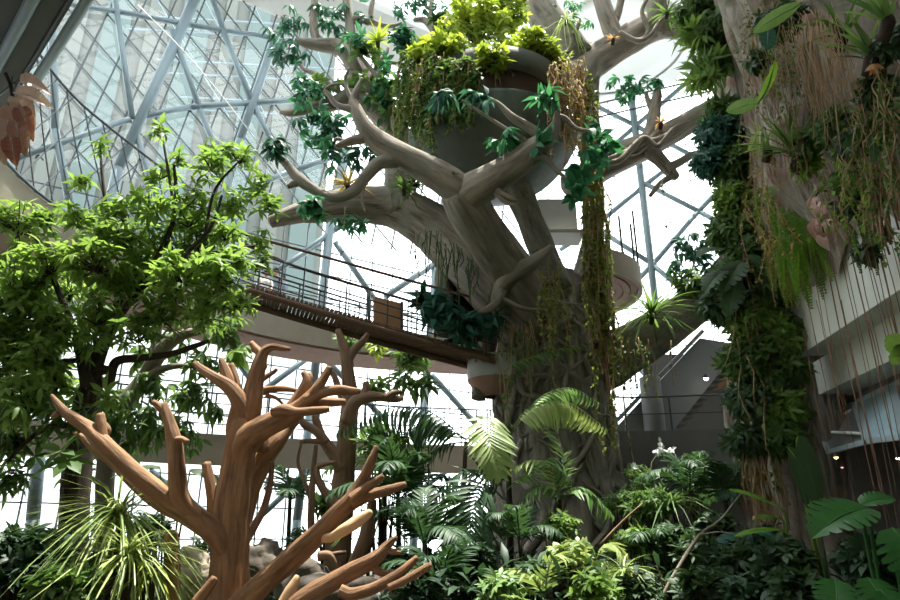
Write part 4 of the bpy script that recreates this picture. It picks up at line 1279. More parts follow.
lt2 = thing('leafy_tree', 'thinner grey-barked leafy tree between the dark trunk and the dead tree', 'tree', P(100, 560, 13))
ltb([(102, 600, 9), (104, 520, 9), (106, 460, 8.6), (112, 430, 8.6), (126, 402, 8.6), (140, 385, 8.4), (150, 368, 8), (162, 350, 8, 12.8), (180, 336, 6, 12.6), (205, 330, 3, 12.5)], 13, 'trunk', 'bark_grey', lt2, 12)
ltb([(146, 380, 5), (160, 370, 4), (178, 366, 3), (200, 367, 2)], 12.8, 'branch', 'bark_grey', lt2)
ltb([(156, 362, 5), (156, 340, 5), (160, 318, 4), (165, 295, 2)], 12.8, 'branch', 'bark_grey', lt2)
for (x, y, r) in [(120, 402, 16), (150, 422, 20), (190, 395, 20), (232, 343, 12), (155, 378, 16), (205, 365, 15), (100, 440, 16), (180, 425, 16), (220, 330, 14), (135, 440, 14), (170, 345, 16), (190, 440, 10), (140, 355, 12), (215, 410, 10), (110, 425, 14), (75, 475, 12), (225, 320, 15)]:
    c = P(x, y, 13 + random.uniform(-.5, .5)); rr = rad(r, c); n = max(5, int(r * r / 17)); pts = blob(c, rr * 1.1, n, .9)
    mb = MB(); rosettes(mb, pts, (0, 0, 1), 6, .33, .095, -.35, 'oval', .6, .5); mb.build('foliage', M['leaf_mid'], lt2)
    mb = MB()
    for q in pts[::2]: tube(mb, [c + V((0, 0, -rr * .4)), c.lerp(V(q), .5), V(q)], [.014, .01, .006], 4, 3)
    mb.build('twigs', M['bark_grey'], lt2)

# ================================================================== PLANTS
def shrub(px, py, Y, r, label, mat='leaf_mid', name='leafy_shrub', cat='shrub', L=.26, W=.1, n=7, dens=14, tilt=.1, prof='oval', droop=.35, ground=True, flat=.8, jit=.6, axis=(0, -.2, 1), group=None, stem='bark_dark', pt=None):
    c = pt or P(px, py, Y); rr = rad(r, c)
    base = V((c.x, c.y + .1, GZ)) if ground else c + V((0, .1, -rr * .4))
    t = thing(name, label, cat, base, group)
    k = max(4, int(r * r / dens)); pts = blob(c, rr, k, flat)
    mb = MB(); rosettes(mb, pts, axis, n, L, W, tilt, prof, droop, jit); mb.build('foliage', M[mat], t)
    mb = MB()
    for q in pts[::3]:
        tube(mb, [base + V((random.uniform(-.05, .05), random.uniform(-.05, .05), 0)), base.lerp(V(q), .55) + V((random.uniform(-.1, .1), random.uniform(-.1, .1), .05)), V(q)], [.022, .015, .006], 5, 3)
    mb.build('stems', M[stem], t)
    return t


def grassy(px, py, Y, n, L, W, label, mat='leaf_mid', name='strap_plant', cat='plant', droop=.9, lo=.3, hi=1.3, bias=(0, 0, 0), extra=None, ground=False, pt=None):
    c = pt or P(px, py, Y)
    t = thing(name, label, cat, V((c.x, c.y, GZ)) if ground else c)
    mb = MB(); strap_plant(mb, c, n, L, W, droop, lo, hi, bias); mb.build('foliage', M[mat], t)
    mb = MB()
    if ground: tube(mb, [V((c.x, c.y, GZ)), c + V((.05, 0, -.3)), c], [.06, .05, .04], 7, 3)
    else: tube(mb, [c + V((0, .12, -.12)), c, c + V((0, -.02, .06))], [.06, .07, .03], 7, 3)
    mb.build('stem', M['bark_dark'], t)
    return t


def palm(base, fronds, label, mat='leaf_palm', name='palm', ll=.5, n=24, stem_r=.05, droop=.35, wid=.12, ang=62, top=None, stem=True, vee=.15, cat='palm'):
    t = thing(name, label, cat, base)
    for f in fronds:
        mb = MB(); kw = {}
        pts = f if not isinstance(f, dict) else f['pts']
        if isinstance(f, dict): kw = {k: v for k, v in f.items() if k not in ('pts', 'mat')}
        l2 = kw.pop('ll', ll); n2 = kw.pop('n', n); d2_ = kw.pop('droop', droop); v2 = kw.pop('vee', vee); w2 = kw.pop('wid', wid)
        frond(mb, pts, l2, n2, ang, d2_, w2, .014, vee=v2, **kw)
        mb.build('frond', M[f['mat'] if isinstance(f, dict) and 'mat' in f else mat], t)
    if stem:
        tp = top or (fronds[0]['pts'][0] if isinstance(fronds[0], dict) else fronds[0][0])
        mb = MB(); tube(mb, [V(base), V(base).lerp(V(tp), .5) + V((.04, 0, 0)), V(tp)], [stem_r * 1.3, stem_r, stem_r * .8], 10, 3)
        mb.build('stem', M['bark_dark'], t)
    return t


def crown_fronds(c, n, L, lo=.3, hi=1.2, sag=.55, bias=0.0):
    out = []
    for i in range(n):
        a = 6.283 * i / n + random.uniform(-.3, .3); e = random.uniform(lo, hi); l = L * random.uniform(.75, 1.1)
        d = V((math.cos(a) * math.cos(e), math.sin(a) * math.cos(e), math.sin(e)))
        out.append([c, c + d * l * .5 + V((0, 0, .02)), c + d * l * .85 + V((0, 0, -sag * l * .3)), c + d * l + V((0, 0, -sag * l * .6))])
    return out


def vine(tops, lens, label, mat='leaf_vine', r=.01, leaf=.12, per=10, name='hanging_vine', cat='vine', sway=.12, lw=.6, Y=None, bark='root_straw', group=None, seg=4, prof='small'):
    tp = [V(p) for p in tops]
    t = thing(name, label, cat, tp[0], group)
    a = MB(); b = MB()
    for p, ln in zip(tp, lens):
        k = max(3, int(ln / .4)); pts = []; dx = dy = 0
        for i in range(k + 1):
            pts.append(p + V((dx, dy, -ln * i / k))); dx += random.gauss(0, sway) * .3; dy += random.gauss(0, sway) * .3
        tube(a, pts, r, seg, 2, var=.2)
        if leaf:
            m = max(2, int(ln * per)); Q = np.array([q[:] for q in pts]); tt = rng.random(m) * k
            pos = np.stack([np.interp(tt, np.arange(k + 1), Q[:, i]) for i in range(3)], 1)
            d = rng.normal(0, 1, (m, 3)); d[:, 2] = d[:, 2] * .5 - .5
            leaves(b, pos, d, (0, -.3, 1), leaf * rng.uniform(.6, 1.2, m), leaf * lw * rng.uniform(.7, 1.2, m), prof, .3, .2)
    a.build('stem', M[bark], t)
    if leaf: b.build('foliage', M[mat], t)
    return t


# ---------------------------------------------------------------- in and on the bowl
def onbowl(px, py, k=1.06):
    d = ray(px, py).normalized(); oc = CAM - bc; b_ = oc.dot(d); q = b_ * b_ - (oc.dot(oc) - (bR * k) ** 2)
    if q < 0: return CAM + d * (-b_)
    return CAM + d * (-b_ - math.sqrt(q))


for (x, y, Y, r, mat, lb) in [(476, 28, 16.2, 38, 'leaf_yellow', 'bright yellow-green bush crowning the big bowl, the tallest of its bushes'), (530, 50, 15.2, 26, 'leaf_yellow', 'yellow-green bush at the right of the bowl top'),
                              (446, 55, 15.0, 24, 'leaf_yellow', 'small yellow-green bush over the left half of the bowl rim'), (424, 55, 15.4, 15, 'leaf_yellow', 'little bright bush at the far left of the bowl rim'),
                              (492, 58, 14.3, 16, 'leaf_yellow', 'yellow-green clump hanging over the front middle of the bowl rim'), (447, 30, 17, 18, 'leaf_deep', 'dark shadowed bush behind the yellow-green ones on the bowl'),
                              (508, 14, 16.6, 24, 'leaf_yellow', 'yellow-green bush at the back of the bowl, right of the tallest one'), (550, 58, 15.3, 14, 'leaf_yellow', 'small yellow-green bush low on the right bowl rim'),
                              (405, 42, 16, 14, 'leaf_blue', 'blue-green bush at the left edge of the bowl planting')]:
    shrub(x, y, Y, r, lb, mat, 'bowl_bush', 'bush', .3, .12, 7, 7, .2, ground=False, jit=.6)
tops = []; lens = []
for i in range(110):
    x = random.uniform(394, 468); tops.append(onbowl(x + 8, random.uniform(50, 92))); lens.append(random.uniform(.7, 1.9) * (1.25 if x < 430 else .75))
vine(tops, lens, 'dense dark green creeper spilling down the left side of the bowl', 'leaf_mid', .012, .22, 22, 'creeper', 'creeper', .2, .5)
tops = [onbowl(random.uniform(394, 425), random.uniform(60, 110)) for i in range(30)]
vine(tops, [random.uniform(.5, 1.6) for _ in tops], 'dry olive creeper clinging to the far left edge of the bowl', 'leaf_vine', .012, .16, 14, 'creeper', 'creeper', .2, .4)
vine([onbowl(x, 97) for x in (449, 453, 456, 460)], [.8, 1.0, .6, .7], 'short pale green tuft hanging on the bowl front', 'leaf_vine', .01, .15, 16, 'creeper', 'creeper')
tops = [P(random.uniform(496, 510), random.uniform(52, 60), 14.7) for i in range(10)]
vine(tops, [random.uniform(.5, 1.3) for _ in tops], 'brown dry roots dangling into the gap of the bowl', 'leaf_dry', .014, .1, 4, 'root_tuft', 'roots', .25)
tops = [onbowl(random.uniform(548, 588), random.uniform(56, 90)) for i in range(60)]
vine(tops, [random.uniform(.8, 2.6) for _ in tops], 'thick curtain of brown roots and ivy down the right side of the bowl', 'leaf_dry', .018, .13, 10, 'root_curtain', 'roots', .3)
shrub(560, 62, 15.4, 13, 'mossy green cushion on the right shoulder of the bowl', 'leaf_yellow', 'moss_cushion', 'moss', .16, .05, 7, 5, .3, ground=False)
tops = [P(random.uniform(574, 592), random.uniform(66, 120), 15.3) for i in range(20)]
vine(tops, [random.uniform(.7, 2.2) for _ in tops], 'olive leaved creeper hanging at the right edge of the bowl', 'leaf_vine', .012, .17, 15, 'creeper', 'creeper', .2)

# vines on the trunk
tops = [P(random.uniform(580, 601), random.uniform(130, 210), 15.6 + random.uniform(-.2, .2)) for i in range(22)]
vine(tops, [random.uniform(4.0, 7.2) for _ in tops], 'long yellow-green vine column hanging beside the right of the trunk', 'leaf_vine', .016, .15, 24, 'hanging_vine', 'vine', .16)
tops = [P(random.uniform(583, 597), random.uniform(150, 190), 16.0) for i in range(9)]
vine(tops, [random.uniform(4.5, 6.5) for _ in tops], 'bundle of reddish bare stems behind the yellow-green vine column', 'leaf_dry', .05, None, 0, 'root_bundle', 'roots', .12, bark='root_red')
tops = [P(random.uniform(540, 562), random.uniform(262, 285), 15.5) for i in range(12)]
vine(tops, [random.uniform(1.2, 3.2) for _ in tops], 'speckled green vine hanging on the front middle of the trunk', 'leaf_vine', .012, .15, 20, 'hanging_vine', 'vine', .2)
tops = [P(random.uniform(420, 512), 0, 16.6) for i in range(64)]
tops = []
for i in range(46):
    x = random.uniform(418, 510); yy = 222 + (x - 418) * .62 + random.uniform(-4, 14); tops.append(P(x, yy, 16.3 + random.uniform(-.2, .3)))
vine(tops, [random.uniform(.5, 1.9) for _ in tops], 'thin grassy strands hanging under the left lower limb', 'leaf_mid', .012, .16, 5, 'hanging_vine', 'vine', .16, .3, bark='leaf_mid')
tops = [P(random.uniform(496, 530), random.uniform(318, 336), 15.8) for i in range(24)]
vine(tops, [random.uniform(.5, 1.6) for _ in tops], 'dark drooping fringe of leaves on the trunk above the landing', 'leaf_mid', .012, .24, 9, 'hanging_vine', 'vine', .15, .25)
for x, y0, ln, lb in ((345, 207, 2.2, 'single leafy string hanging left under the long limb'), (416, 232, 2.6, 'single leafy string hanging mid-way under the long limb'), (621, 350, 3.4, 'leafy string hanging in the bright arch right of the trunk'), (662, 180, 1.6, 'short leafy string hanging from the right limb end'), (671, 340, 1.2, 'short string hanging below the spiky plant on the right limb')):
    vine([P(x, y0, 15.9)], [ln], lb, 'leaf_deep', .01, .14, 7, 'hanging_vine', 'vine', .1)
tops = [P(random.uniform(622, 650), random.uniform(335, 350), 15.9) for i in range(14)]
vine(tops, [random.uniform(.5, 1.5) for _ in tops], 'ivy patch on the underside of the lower right limb', 'leaf_mid', .012, .15, 9, 'creeper', 'creeper', .2)
shrub(455, 175, 13.6, 4, 'tuft of moss in the fork of the pale front limb', 'leaf_mid', 'moss_cushion', 'moss', .12, .04, 6, 2, .3, ground=False)

# epiphytes
grassy(652, 318, 15.6, 70, 1.15, .06, 'large spiky plant with long arching leaves sitting on the lower right limb', 'leaf_mid', droop=1.0, lo=.2, hi=1.4)
shrub(690, 285, 16.2, 18, 'dark leafy epiphytes crowding the tip of the lower right limb', 'leaf_mid', 'epiphyte', 'plant', .3, .08, 7, 8, .2, ground=False)
grassy(667, 14, 17.6, 34, .8, .05, 'grassy tuft on top of the upper right limb', 'leaf_mid')
grassy(378, 42, 16.2, 30, .75, .07, 'yellow-green bromeliad on the dark upright limb', 'leaf_yellow', 'bromeliad', droop=.5)
grassy(348, 186, 13.9, 46, .6, .05, 'dry grassy nest tuft on the limb left of the bowl', 'leaf_dry', 'grass_tuft', droop=.8)
grassy(566, 20, 17.6, 30, .9, .035, 'pale hanging grass on the steep upper limb', 'leaf_pale', 'grass_tuft', droop=1.6, lo=-.3, hi=.8)
grassy(613, 40, 17.4, 16, .3, .07, 'orange starfish-like bromeliad on the upper right limb', 'leaf_redstar', 'bromeliad', droop=.4)
grassy(661, 124, 16.9, 16, .3, .07, 'orange bromeliad on the right limb with the winding roots', 'leaf_redstar', 'bromeliad', droop=.4)
grassy(596, 342, 15.4, 10, .25, .06, 'tiny orange bromeliad on the trunk beside the vine column', 'leaf_redstar', 'bromeliad', droop=.4)
grassy(404, 190, 16.4, 24, .6, .06, 'green tuft behind the forked front limb', 'leaf_mid', 'grass_tuft')
shrub(415, 180, 17.0, 14, 'loose leafy plant under the bowl left of the limb fork', 'leaf_mid', 'epiphyte', 'plant', .3, .08, 6, 10, 0, ground=False)
palm(P(505, 372, 15.6), [[P(503, 372, 15.6), P(520, 362, 15.5), P(548, 352, 15.4), P(582, 346, 15.4)]], 'lit fern frond arching across the trunk at landing height', 'leaf_palm', 'epiphytic_fern', .42, 22, stem=False, droop=.8, cat='fern')
vine([P(x, 372, 15.5) for x in (500, 503, 507, 510)], [.9, 1.2, .8, .6], 'green ferny fringe at the left edge of the trunk below the landing', 'leaf_mid', .012, .25, 14, 'hanging_vine', 'vine', .15, .25)
# plants hanging below the gallery
shrub(412, 355, 18.5, 18, 'green plant drooping below the rope bridge', 'leaf_mid', 'hanging_plant', 'plant', .4, .12, 7, 9, -.3, ground=False)
shrub(405, 378, 13.8, 15, 'umbrella-leaved plant left of the landing', 'leaf_mid', 'umbrella_plant', 'plant', .55, .09, 9, 30, -.2)
shrub(425, 382, 13.6, 10, 'smaller umbrella-leaved plant beside the landing', 'leaf_mid', 'umbrella_plant', 'plant', .5, .09, 9, 30, -.2)
shrub(350, 342, 18.6, 12, 'left leafy clump peeping under the rope bridge', 'leaf_mid', 'hanging_plant', 'plant', .35, .1, 7, 12, -.2, ground=False)
shrub(378, 346, 18.6, 12, 'middle leafy clump peeping under the rope bridge', 'leaf_yellow', 'hanging_plant', 'plant', .35, .1, 7, 14, -.2, ground=False)
shrub(375, 385, 14, 12, 'sunlit leafy sprig behind the darker dead tree', 'leaf_bright', L=.35)
shrub(240, 352, 12, 9, 'sprig of pointed leaves just above the dead tree top', 'leaf_bright', L=.4, W=.1, tilt=-.4, ground=False)
shrub(383, 440, 12.6, 22, 'leafy shrub under the dark arching frond', 'leaf_mid', L=.32)
shrub(350, 392, 14, 10, 'leafy sprig at the fork of the darker dead tree', 'leaf_mid', L=.35)

# ---------------------------------------------------------------- palms by the trunk
gnd = lambda x, Y: V((P(x, 550, Y).x, Y, GZ))
palm(gnd(507, 12.6), [  # sun and shade on single fronds put into paler and darker leaf colours
    dict(pts=[P(489, 412, 12.2), P(487, 424, 11.9), P(491, 446, 11.6), P(500, 474, 11.5)], ll=.66, n=18, wid=.135, up=(0, -.9, .5), mat='leaf_pale', droop=.25),
    dict(pts=[P(512, 428, 12.4), P(530, 408, 12.2), P(566, 402, 12.1), P(606, 428, 12)], ll=.55, n=28, wid=.15, droop=.5, mat='leaf_pale', vee=-1.1),
    dict(pts=[P(514, 430, 12.8), P(540, 398, 12.9), P(570, 388, 13), P(598, 402, 13)], ll=.5, n=24, wid=.13, droop=.6, vee=-.7),
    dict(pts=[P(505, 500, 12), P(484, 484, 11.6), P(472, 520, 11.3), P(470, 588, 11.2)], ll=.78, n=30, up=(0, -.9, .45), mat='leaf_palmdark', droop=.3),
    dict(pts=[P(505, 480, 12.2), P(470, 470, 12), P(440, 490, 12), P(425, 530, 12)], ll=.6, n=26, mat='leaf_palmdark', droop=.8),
    dict(pts=[P(507, 490, 12.4), P(530, 470, 12.2), P(552, 460, 12.1), P(570, 480, 12)], ll=.5, n=20, mat='leaf_palm', droop=.7)],
    'tall palm with two sunlit cream-green fronds in front of the giant trunk', 'leaf_palm', top=P(507, 440, 12.6), stem_r=.06)
palm(gnd(450, 13), [
    dict(pts=[P(466, 440, 12.6), P(430, 412, 12.4), P(390, 408, 12.2), P(338, 432, 12)], ll=.55, n=26, wid=.16, droop=.7, vee=-.7),
    dict(pts=[P(466, 440, 12.8), P(440, 425, 12.8), P(415, 425, 12.8), P(385, 452, 12.8)], ll=.55, n=22, wid=.13, droop=.9, vee=-.2),
    dict(pts=[P(466, 442, 13), P(445, 445, 13), P(425, 458, 13), P(412, 480, 13)], ll=.5, n=20, droop=.7)],
    'dark palm frond cluster arching left in front of the brown gallery', 'leaf_palmdark', top=P(466, 442, 12.8))
palm(gnd(555, 12.4), [
    dict(pts=[P(560, 500, 12.3), P(552, 470, 12.2), P(535, 460, 12.1), P(512, 468, 12)], ll=.42, n=18, wid=.14, mat='leaf_pale', droop=.7),
    dict(pts=[P(560, 500, 12.3), P(575, 488, 12.1), P(592, 494, 12), P(612, 515, 12)], ll=.5, n=20, wid=.14, mat='leaf_palm', droop=.6),
    dict(pts=[P(560, 505, 12.3), P(545, 488, 12.1), P(530, 492, 12), P(515, 512, 12)], ll=.42, n=18, wid=.14, droop=.6),
    dict(pts=[P(560, 500, 12.3), P(563, 470, 12.3), P(560, 445, 12.3), P(548, 430, 12.3)], ll=.42, n=18, wid=.14, droop=.6)],
    'small palm with pale feathery fronds close to the trunk base', 'leaf_palm', top=P(560, 500, 12.3))
palm(gnd(530, 9.6), [
    dict(pts=[P(545, 598, 9.6), P(530, 575, 9.4), P(512, 572, 9.3), P(492, 590, 9.2)], ll=.42, n=20, wid=.13, mat='leaf_pale', droop=.5),
    dict(pts=[P(545, 598, 9.6), P(548, 570, 9.5), P(556, 556, 9.4), P(572, 560, 9.3)], ll=.36, n=18, wid=.13, mat='leaf_pale', droop=.5),
    dict(pts=[P(545, 600, 9.6), P(525, 590, 9.4), P(508, 598, 9.3), P(495, 612, 9.2)], ll=.36, n=18, wid=.13, mat='leaf_palm', droop=.5)],
    'low palm with sunlit striped fronds at the bottom edge', 'leaf_palm', top=P(545, 600, 9.6), stem_r=.03)
palm(gnd(610, 10.4), [
    dict(pts=[P(596, 560, 10.4), P(606, 545, 10.3), P(620, 552, 10.2), P(632, 585, 10.1)], ll=.42, n=20, wid=.13, mat='leaf_pale', droop=.6),
    dict(pts=[P(596, 560, 10.4), P(612, 565, 10.2), P(622, 585, 10.1), P(625, 612, 10.1)], ll=.4, n=18, wid=.13, mat='leaf_pale', droop=.6),
    dict(pts=[P(596, 560, 10.4), P(590, 545, 10.4), P(580, 545, 10.4), P(568, 560, 10.4)], ll=.36, n=18, wid=.13, droop=.6)],
    'sunlit feathery palm right of the trunk base', 'leaf_palm', top=P(596, 560, 10.4), stem_r=.03)
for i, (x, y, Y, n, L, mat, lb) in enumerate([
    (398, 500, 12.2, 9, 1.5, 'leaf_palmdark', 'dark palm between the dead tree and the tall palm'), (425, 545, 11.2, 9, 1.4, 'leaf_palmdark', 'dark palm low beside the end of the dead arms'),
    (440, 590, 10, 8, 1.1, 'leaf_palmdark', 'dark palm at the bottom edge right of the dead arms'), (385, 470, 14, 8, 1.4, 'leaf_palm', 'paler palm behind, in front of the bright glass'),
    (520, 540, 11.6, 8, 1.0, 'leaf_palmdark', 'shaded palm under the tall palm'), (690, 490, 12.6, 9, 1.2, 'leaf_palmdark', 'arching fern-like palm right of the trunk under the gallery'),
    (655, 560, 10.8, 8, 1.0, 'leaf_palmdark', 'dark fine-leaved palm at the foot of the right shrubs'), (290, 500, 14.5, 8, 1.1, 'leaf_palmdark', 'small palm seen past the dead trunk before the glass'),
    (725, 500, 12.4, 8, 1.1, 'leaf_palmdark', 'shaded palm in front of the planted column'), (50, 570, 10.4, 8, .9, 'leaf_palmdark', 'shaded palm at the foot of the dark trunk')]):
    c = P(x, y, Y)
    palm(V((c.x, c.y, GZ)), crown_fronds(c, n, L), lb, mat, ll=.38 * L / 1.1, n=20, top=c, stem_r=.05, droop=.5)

# ---------------------------------------------------------------- undergrowth
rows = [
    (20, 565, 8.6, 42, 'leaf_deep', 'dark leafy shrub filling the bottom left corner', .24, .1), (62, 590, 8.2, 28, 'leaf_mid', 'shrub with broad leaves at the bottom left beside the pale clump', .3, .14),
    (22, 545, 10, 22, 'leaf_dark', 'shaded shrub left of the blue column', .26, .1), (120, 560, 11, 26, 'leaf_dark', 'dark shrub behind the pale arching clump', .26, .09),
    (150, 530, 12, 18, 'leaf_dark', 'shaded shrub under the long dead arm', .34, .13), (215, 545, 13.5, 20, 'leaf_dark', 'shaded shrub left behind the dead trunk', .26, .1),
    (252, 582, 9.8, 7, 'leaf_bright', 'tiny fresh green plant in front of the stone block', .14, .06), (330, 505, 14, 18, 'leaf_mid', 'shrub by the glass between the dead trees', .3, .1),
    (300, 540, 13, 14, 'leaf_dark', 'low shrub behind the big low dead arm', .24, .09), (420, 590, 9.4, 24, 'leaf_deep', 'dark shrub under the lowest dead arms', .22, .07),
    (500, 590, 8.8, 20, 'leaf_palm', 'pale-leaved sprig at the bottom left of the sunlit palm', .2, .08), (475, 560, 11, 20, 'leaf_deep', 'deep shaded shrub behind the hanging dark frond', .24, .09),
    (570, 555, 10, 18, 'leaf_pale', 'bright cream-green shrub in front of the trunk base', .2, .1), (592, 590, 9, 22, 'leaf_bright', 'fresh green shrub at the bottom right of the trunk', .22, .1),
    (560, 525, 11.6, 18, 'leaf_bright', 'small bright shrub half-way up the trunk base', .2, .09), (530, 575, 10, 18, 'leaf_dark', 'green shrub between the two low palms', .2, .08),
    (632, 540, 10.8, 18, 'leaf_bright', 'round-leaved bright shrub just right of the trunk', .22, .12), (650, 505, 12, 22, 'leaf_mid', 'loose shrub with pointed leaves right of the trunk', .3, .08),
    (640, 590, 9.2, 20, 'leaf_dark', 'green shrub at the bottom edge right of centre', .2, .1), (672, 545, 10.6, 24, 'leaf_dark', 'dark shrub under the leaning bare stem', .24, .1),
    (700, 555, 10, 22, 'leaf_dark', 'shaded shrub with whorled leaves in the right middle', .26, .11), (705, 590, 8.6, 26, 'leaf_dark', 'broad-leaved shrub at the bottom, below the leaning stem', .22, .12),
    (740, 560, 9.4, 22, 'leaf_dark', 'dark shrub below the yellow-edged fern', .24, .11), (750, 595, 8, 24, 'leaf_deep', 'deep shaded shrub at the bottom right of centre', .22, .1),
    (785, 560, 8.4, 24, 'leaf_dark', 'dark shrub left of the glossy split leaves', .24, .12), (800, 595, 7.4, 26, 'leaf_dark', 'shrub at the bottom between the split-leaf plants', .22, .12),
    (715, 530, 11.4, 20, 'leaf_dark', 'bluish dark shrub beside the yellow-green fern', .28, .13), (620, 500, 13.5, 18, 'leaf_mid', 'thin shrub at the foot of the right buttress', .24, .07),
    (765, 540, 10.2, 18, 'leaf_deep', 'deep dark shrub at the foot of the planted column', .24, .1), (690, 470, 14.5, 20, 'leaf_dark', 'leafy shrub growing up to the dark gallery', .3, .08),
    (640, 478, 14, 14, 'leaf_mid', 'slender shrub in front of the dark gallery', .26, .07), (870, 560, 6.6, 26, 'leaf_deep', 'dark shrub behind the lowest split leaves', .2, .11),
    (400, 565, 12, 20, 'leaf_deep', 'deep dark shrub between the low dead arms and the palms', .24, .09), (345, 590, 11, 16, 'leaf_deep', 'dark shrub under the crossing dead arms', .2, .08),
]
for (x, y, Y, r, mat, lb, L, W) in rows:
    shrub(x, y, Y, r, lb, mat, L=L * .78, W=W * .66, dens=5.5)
# low mass of leaves on the soil
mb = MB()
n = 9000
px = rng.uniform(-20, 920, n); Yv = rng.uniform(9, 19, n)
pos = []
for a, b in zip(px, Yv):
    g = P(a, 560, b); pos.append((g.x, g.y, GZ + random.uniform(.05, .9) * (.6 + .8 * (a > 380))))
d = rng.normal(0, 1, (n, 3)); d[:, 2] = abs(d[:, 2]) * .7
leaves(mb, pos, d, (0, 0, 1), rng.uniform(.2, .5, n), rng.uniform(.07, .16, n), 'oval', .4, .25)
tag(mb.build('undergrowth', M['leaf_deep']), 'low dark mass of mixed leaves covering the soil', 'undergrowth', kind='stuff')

# strap clumps at lower left
grassy(118, 520, 9.2, 190, 1.1, .032, 'large pale clump of long arching strap leaves at lower left', 'leaf_pale', droop=1.5, lo=.2, hi=1.4, ground=True)
grassy(128, 560, 8.8, 150, .9, .03, 'second pale strap-leaf clump, lower and in front', 'leaf_pale', droop=1.5, lo=.2, hi=1.4, ground=True)
grassy(150, 575, 9.0, 60, .6, .035, 'yellowish strap-leaf tuft beside the dead stump', 'leaf_yellow', droop=1.2, ground=True)
grassy(100, 560, 9.4, 60, .8, .05, 'green strap-leaf clump behind the pale ones', 'leaf_mid', droop=1.3, ground=True)
grassy(380, 520, 13, 60, 1.1, .05, 'tall grassy clump before the glass between dead tree and palms', 'leaf_palm', droop=1.0, ground=True)
grassy(625, 575, 9.6, 60, .5, .03, 'pale wispy tuft at the lower right of the trunk', 'leaf_pale', droop=1.2, ground=True)
grassy(672, 505, 12, 60, .9, .035, 'arching grass right of the trunk in front of the fern-like palm', 'leaf_mid', droop=1.3, ground=True)

# broad leaves low left (banana-like)
def leafy(label, name, lst, mat, cat='plant', stalk=.018, base=None, rot=None, **kw):
    """plant made of individual broad leaves: (px,py,Y of leaf base, direction, length, width)"""
    c0 = base or P(lst[0][0], lst[0][1], lst[0][2])
    t = thing(name, label, cat, V((c0.x, c0.y, GZ)) if base is None else base)
    for (x, y, Y, d, L, W) in lst:
        b = P(x, y, Y)
        mb = MB(); big_leaf(mb, b, d, (0, -.5, 1), L, W, **kw)
        o = mb.build('leaf', M[mat], t)
        mb = MB(); r0 = V((c0.x, c0.y, GZ)) if base is None else base
        tube(mb, [r0, r0.lerp(b, .6) + V((0, .05, .12)), b], [stalk * 1.2, stalk, stalk * .7], 6, 3); mb.build('stalk', M[mat], t)
    return t


leafy('dark broad-leaved plant behind the lower dead arm', 'broad_leaf_plant', [(182, 478, 11.5, (-.7, -.2, -.2), .9, .3), (190, 470, 11.6, (.9, -.1, -.1), .8, .26), (160, 468, 11.4, (-.8, -.3, .1), .8, .26)], 'leaf_dark', cuts=0, droop=.4)
leafy('bird-nest fern with yellow-green brown-edged leaves by the planted column', 'birds_nest_fern', [(785, 512, 8.6, (-.82, -.25, .55), .78, .19), (782, 530, 8.4, (-1, -.3, .12), .66, .12), (783, 520, 8.7, (-.6, -.4, .2), .5, .14)], 'leaf_fern', cat='fern', cuts=0, heart=False, droop=.25, wav=.02)
leafy('tall dark paddle-shaped leaf standing under the concrete wall', 'paddle_leaf_plant', [(818, 508, 8.2, (.03, .1, 1), .9, .28), (808, 508, 8.3, (.0, .2, 1), .8, .14)], 'leaf_dark', cuts=0, heart=False, droop=.06)
leafy('small yellowing leaf plant beside the tall dark leaf', 'paddle_leaf_plant', [(806, 470, 8.4, (-.1, -.2, 1), .42, .17), (798, 462, 8.4, (-.5, -.3, .8), .25, .12)], 'leaf_yellow', cuts=0, heart=False, droop=.1)
leafy('glossy split-leaf plant with one big notched leaf before the aerial roots', 'split_leaf_plant', [(868, 508, 5.2, (-1, -.42, -.1), .62, .46), (860, 505, 5.3, (.8, -.2, .35), .28, .24)], 'leaf_monstera', cuts=8, depth=.75, droop=.3, fold=.3)
leafy('glossy split-leaf plant cut by the right edge of the photo', 'split_leaf_plant', [(892, 528, 4.7, (.05, -.75, -.75), .5, .5), (905, 560, 4.6, (.3, -.6, -.6), .4, .4)], 'leaf_monstera', cuts=8, depth=.7, droop=.3, fold=.25)
leafy('low glossy split-leaf plant in the bottom right corner', 'split_leaf_plant', [(868, 578, 4.6, (-.1, -.8, -.6), .32, .3), (835, 580, 4.9, (-.4, -.7, -.4), .34, .3), (880, 590, 4.5, (.2, -.7, -.6), .3, .28)], 'leaf_monstera', cuts=7, depth=.7, droop=.3, fold=.25)
leafy('shiny dark broad-leaf plant in front of the planted column', 'broad_leaf_plant', [(745, 535, 10, (-.8, -.4, -.1), .6, .35), (752, 530, 10, (.6, -.5, -.1), .5, .3), (735, 545, 9.9, (-.3, -.8, -.4), .5, .3)], 'leaf_blue', cuts=5, depth=.4, droop=.3)
# leaning bare stem with twigs
mb = MB(); tube(mb, [P(655, 610, 9.2), P(680, 565, 9.3), P(700, 535, 9.5), P(720, 520, 9.8), P(742, 492, 10.2)], [.03, .028, .024, .018, .008], 8, 3, .1, 3)
tube(mb, [P(700, 535, 9.5), P(722, 532, 9.4), P(750, 540, 9.3)], [.012, .01, .005], 6, 3)
tube(mb, [P(664, 590, 9.3), P(660, 575, 9.2), P(657, 567, 9.1)], [.014, .012, .006], 6, 3)
tag(mb.build('bare_stem', M['bark_grey']), 'thin leaning bare stem crossing the right undergrowth', 'branch')
mb = MB(); tube(mb, [P(600, 545, 11.4), P(622, 522, 11.3), P(642, 504, 11.2)], [.02, .018, .012], 7, 3, .1, 3)
tag(mb.build('bare_stem', M['root_straw']), 'short pale leaning stick right of the trunk base', 'branch')
t = thing('flowering_twig', 'slender twig with small white flowers in front of the dark gallery', 'flower', gnd(655, 13))
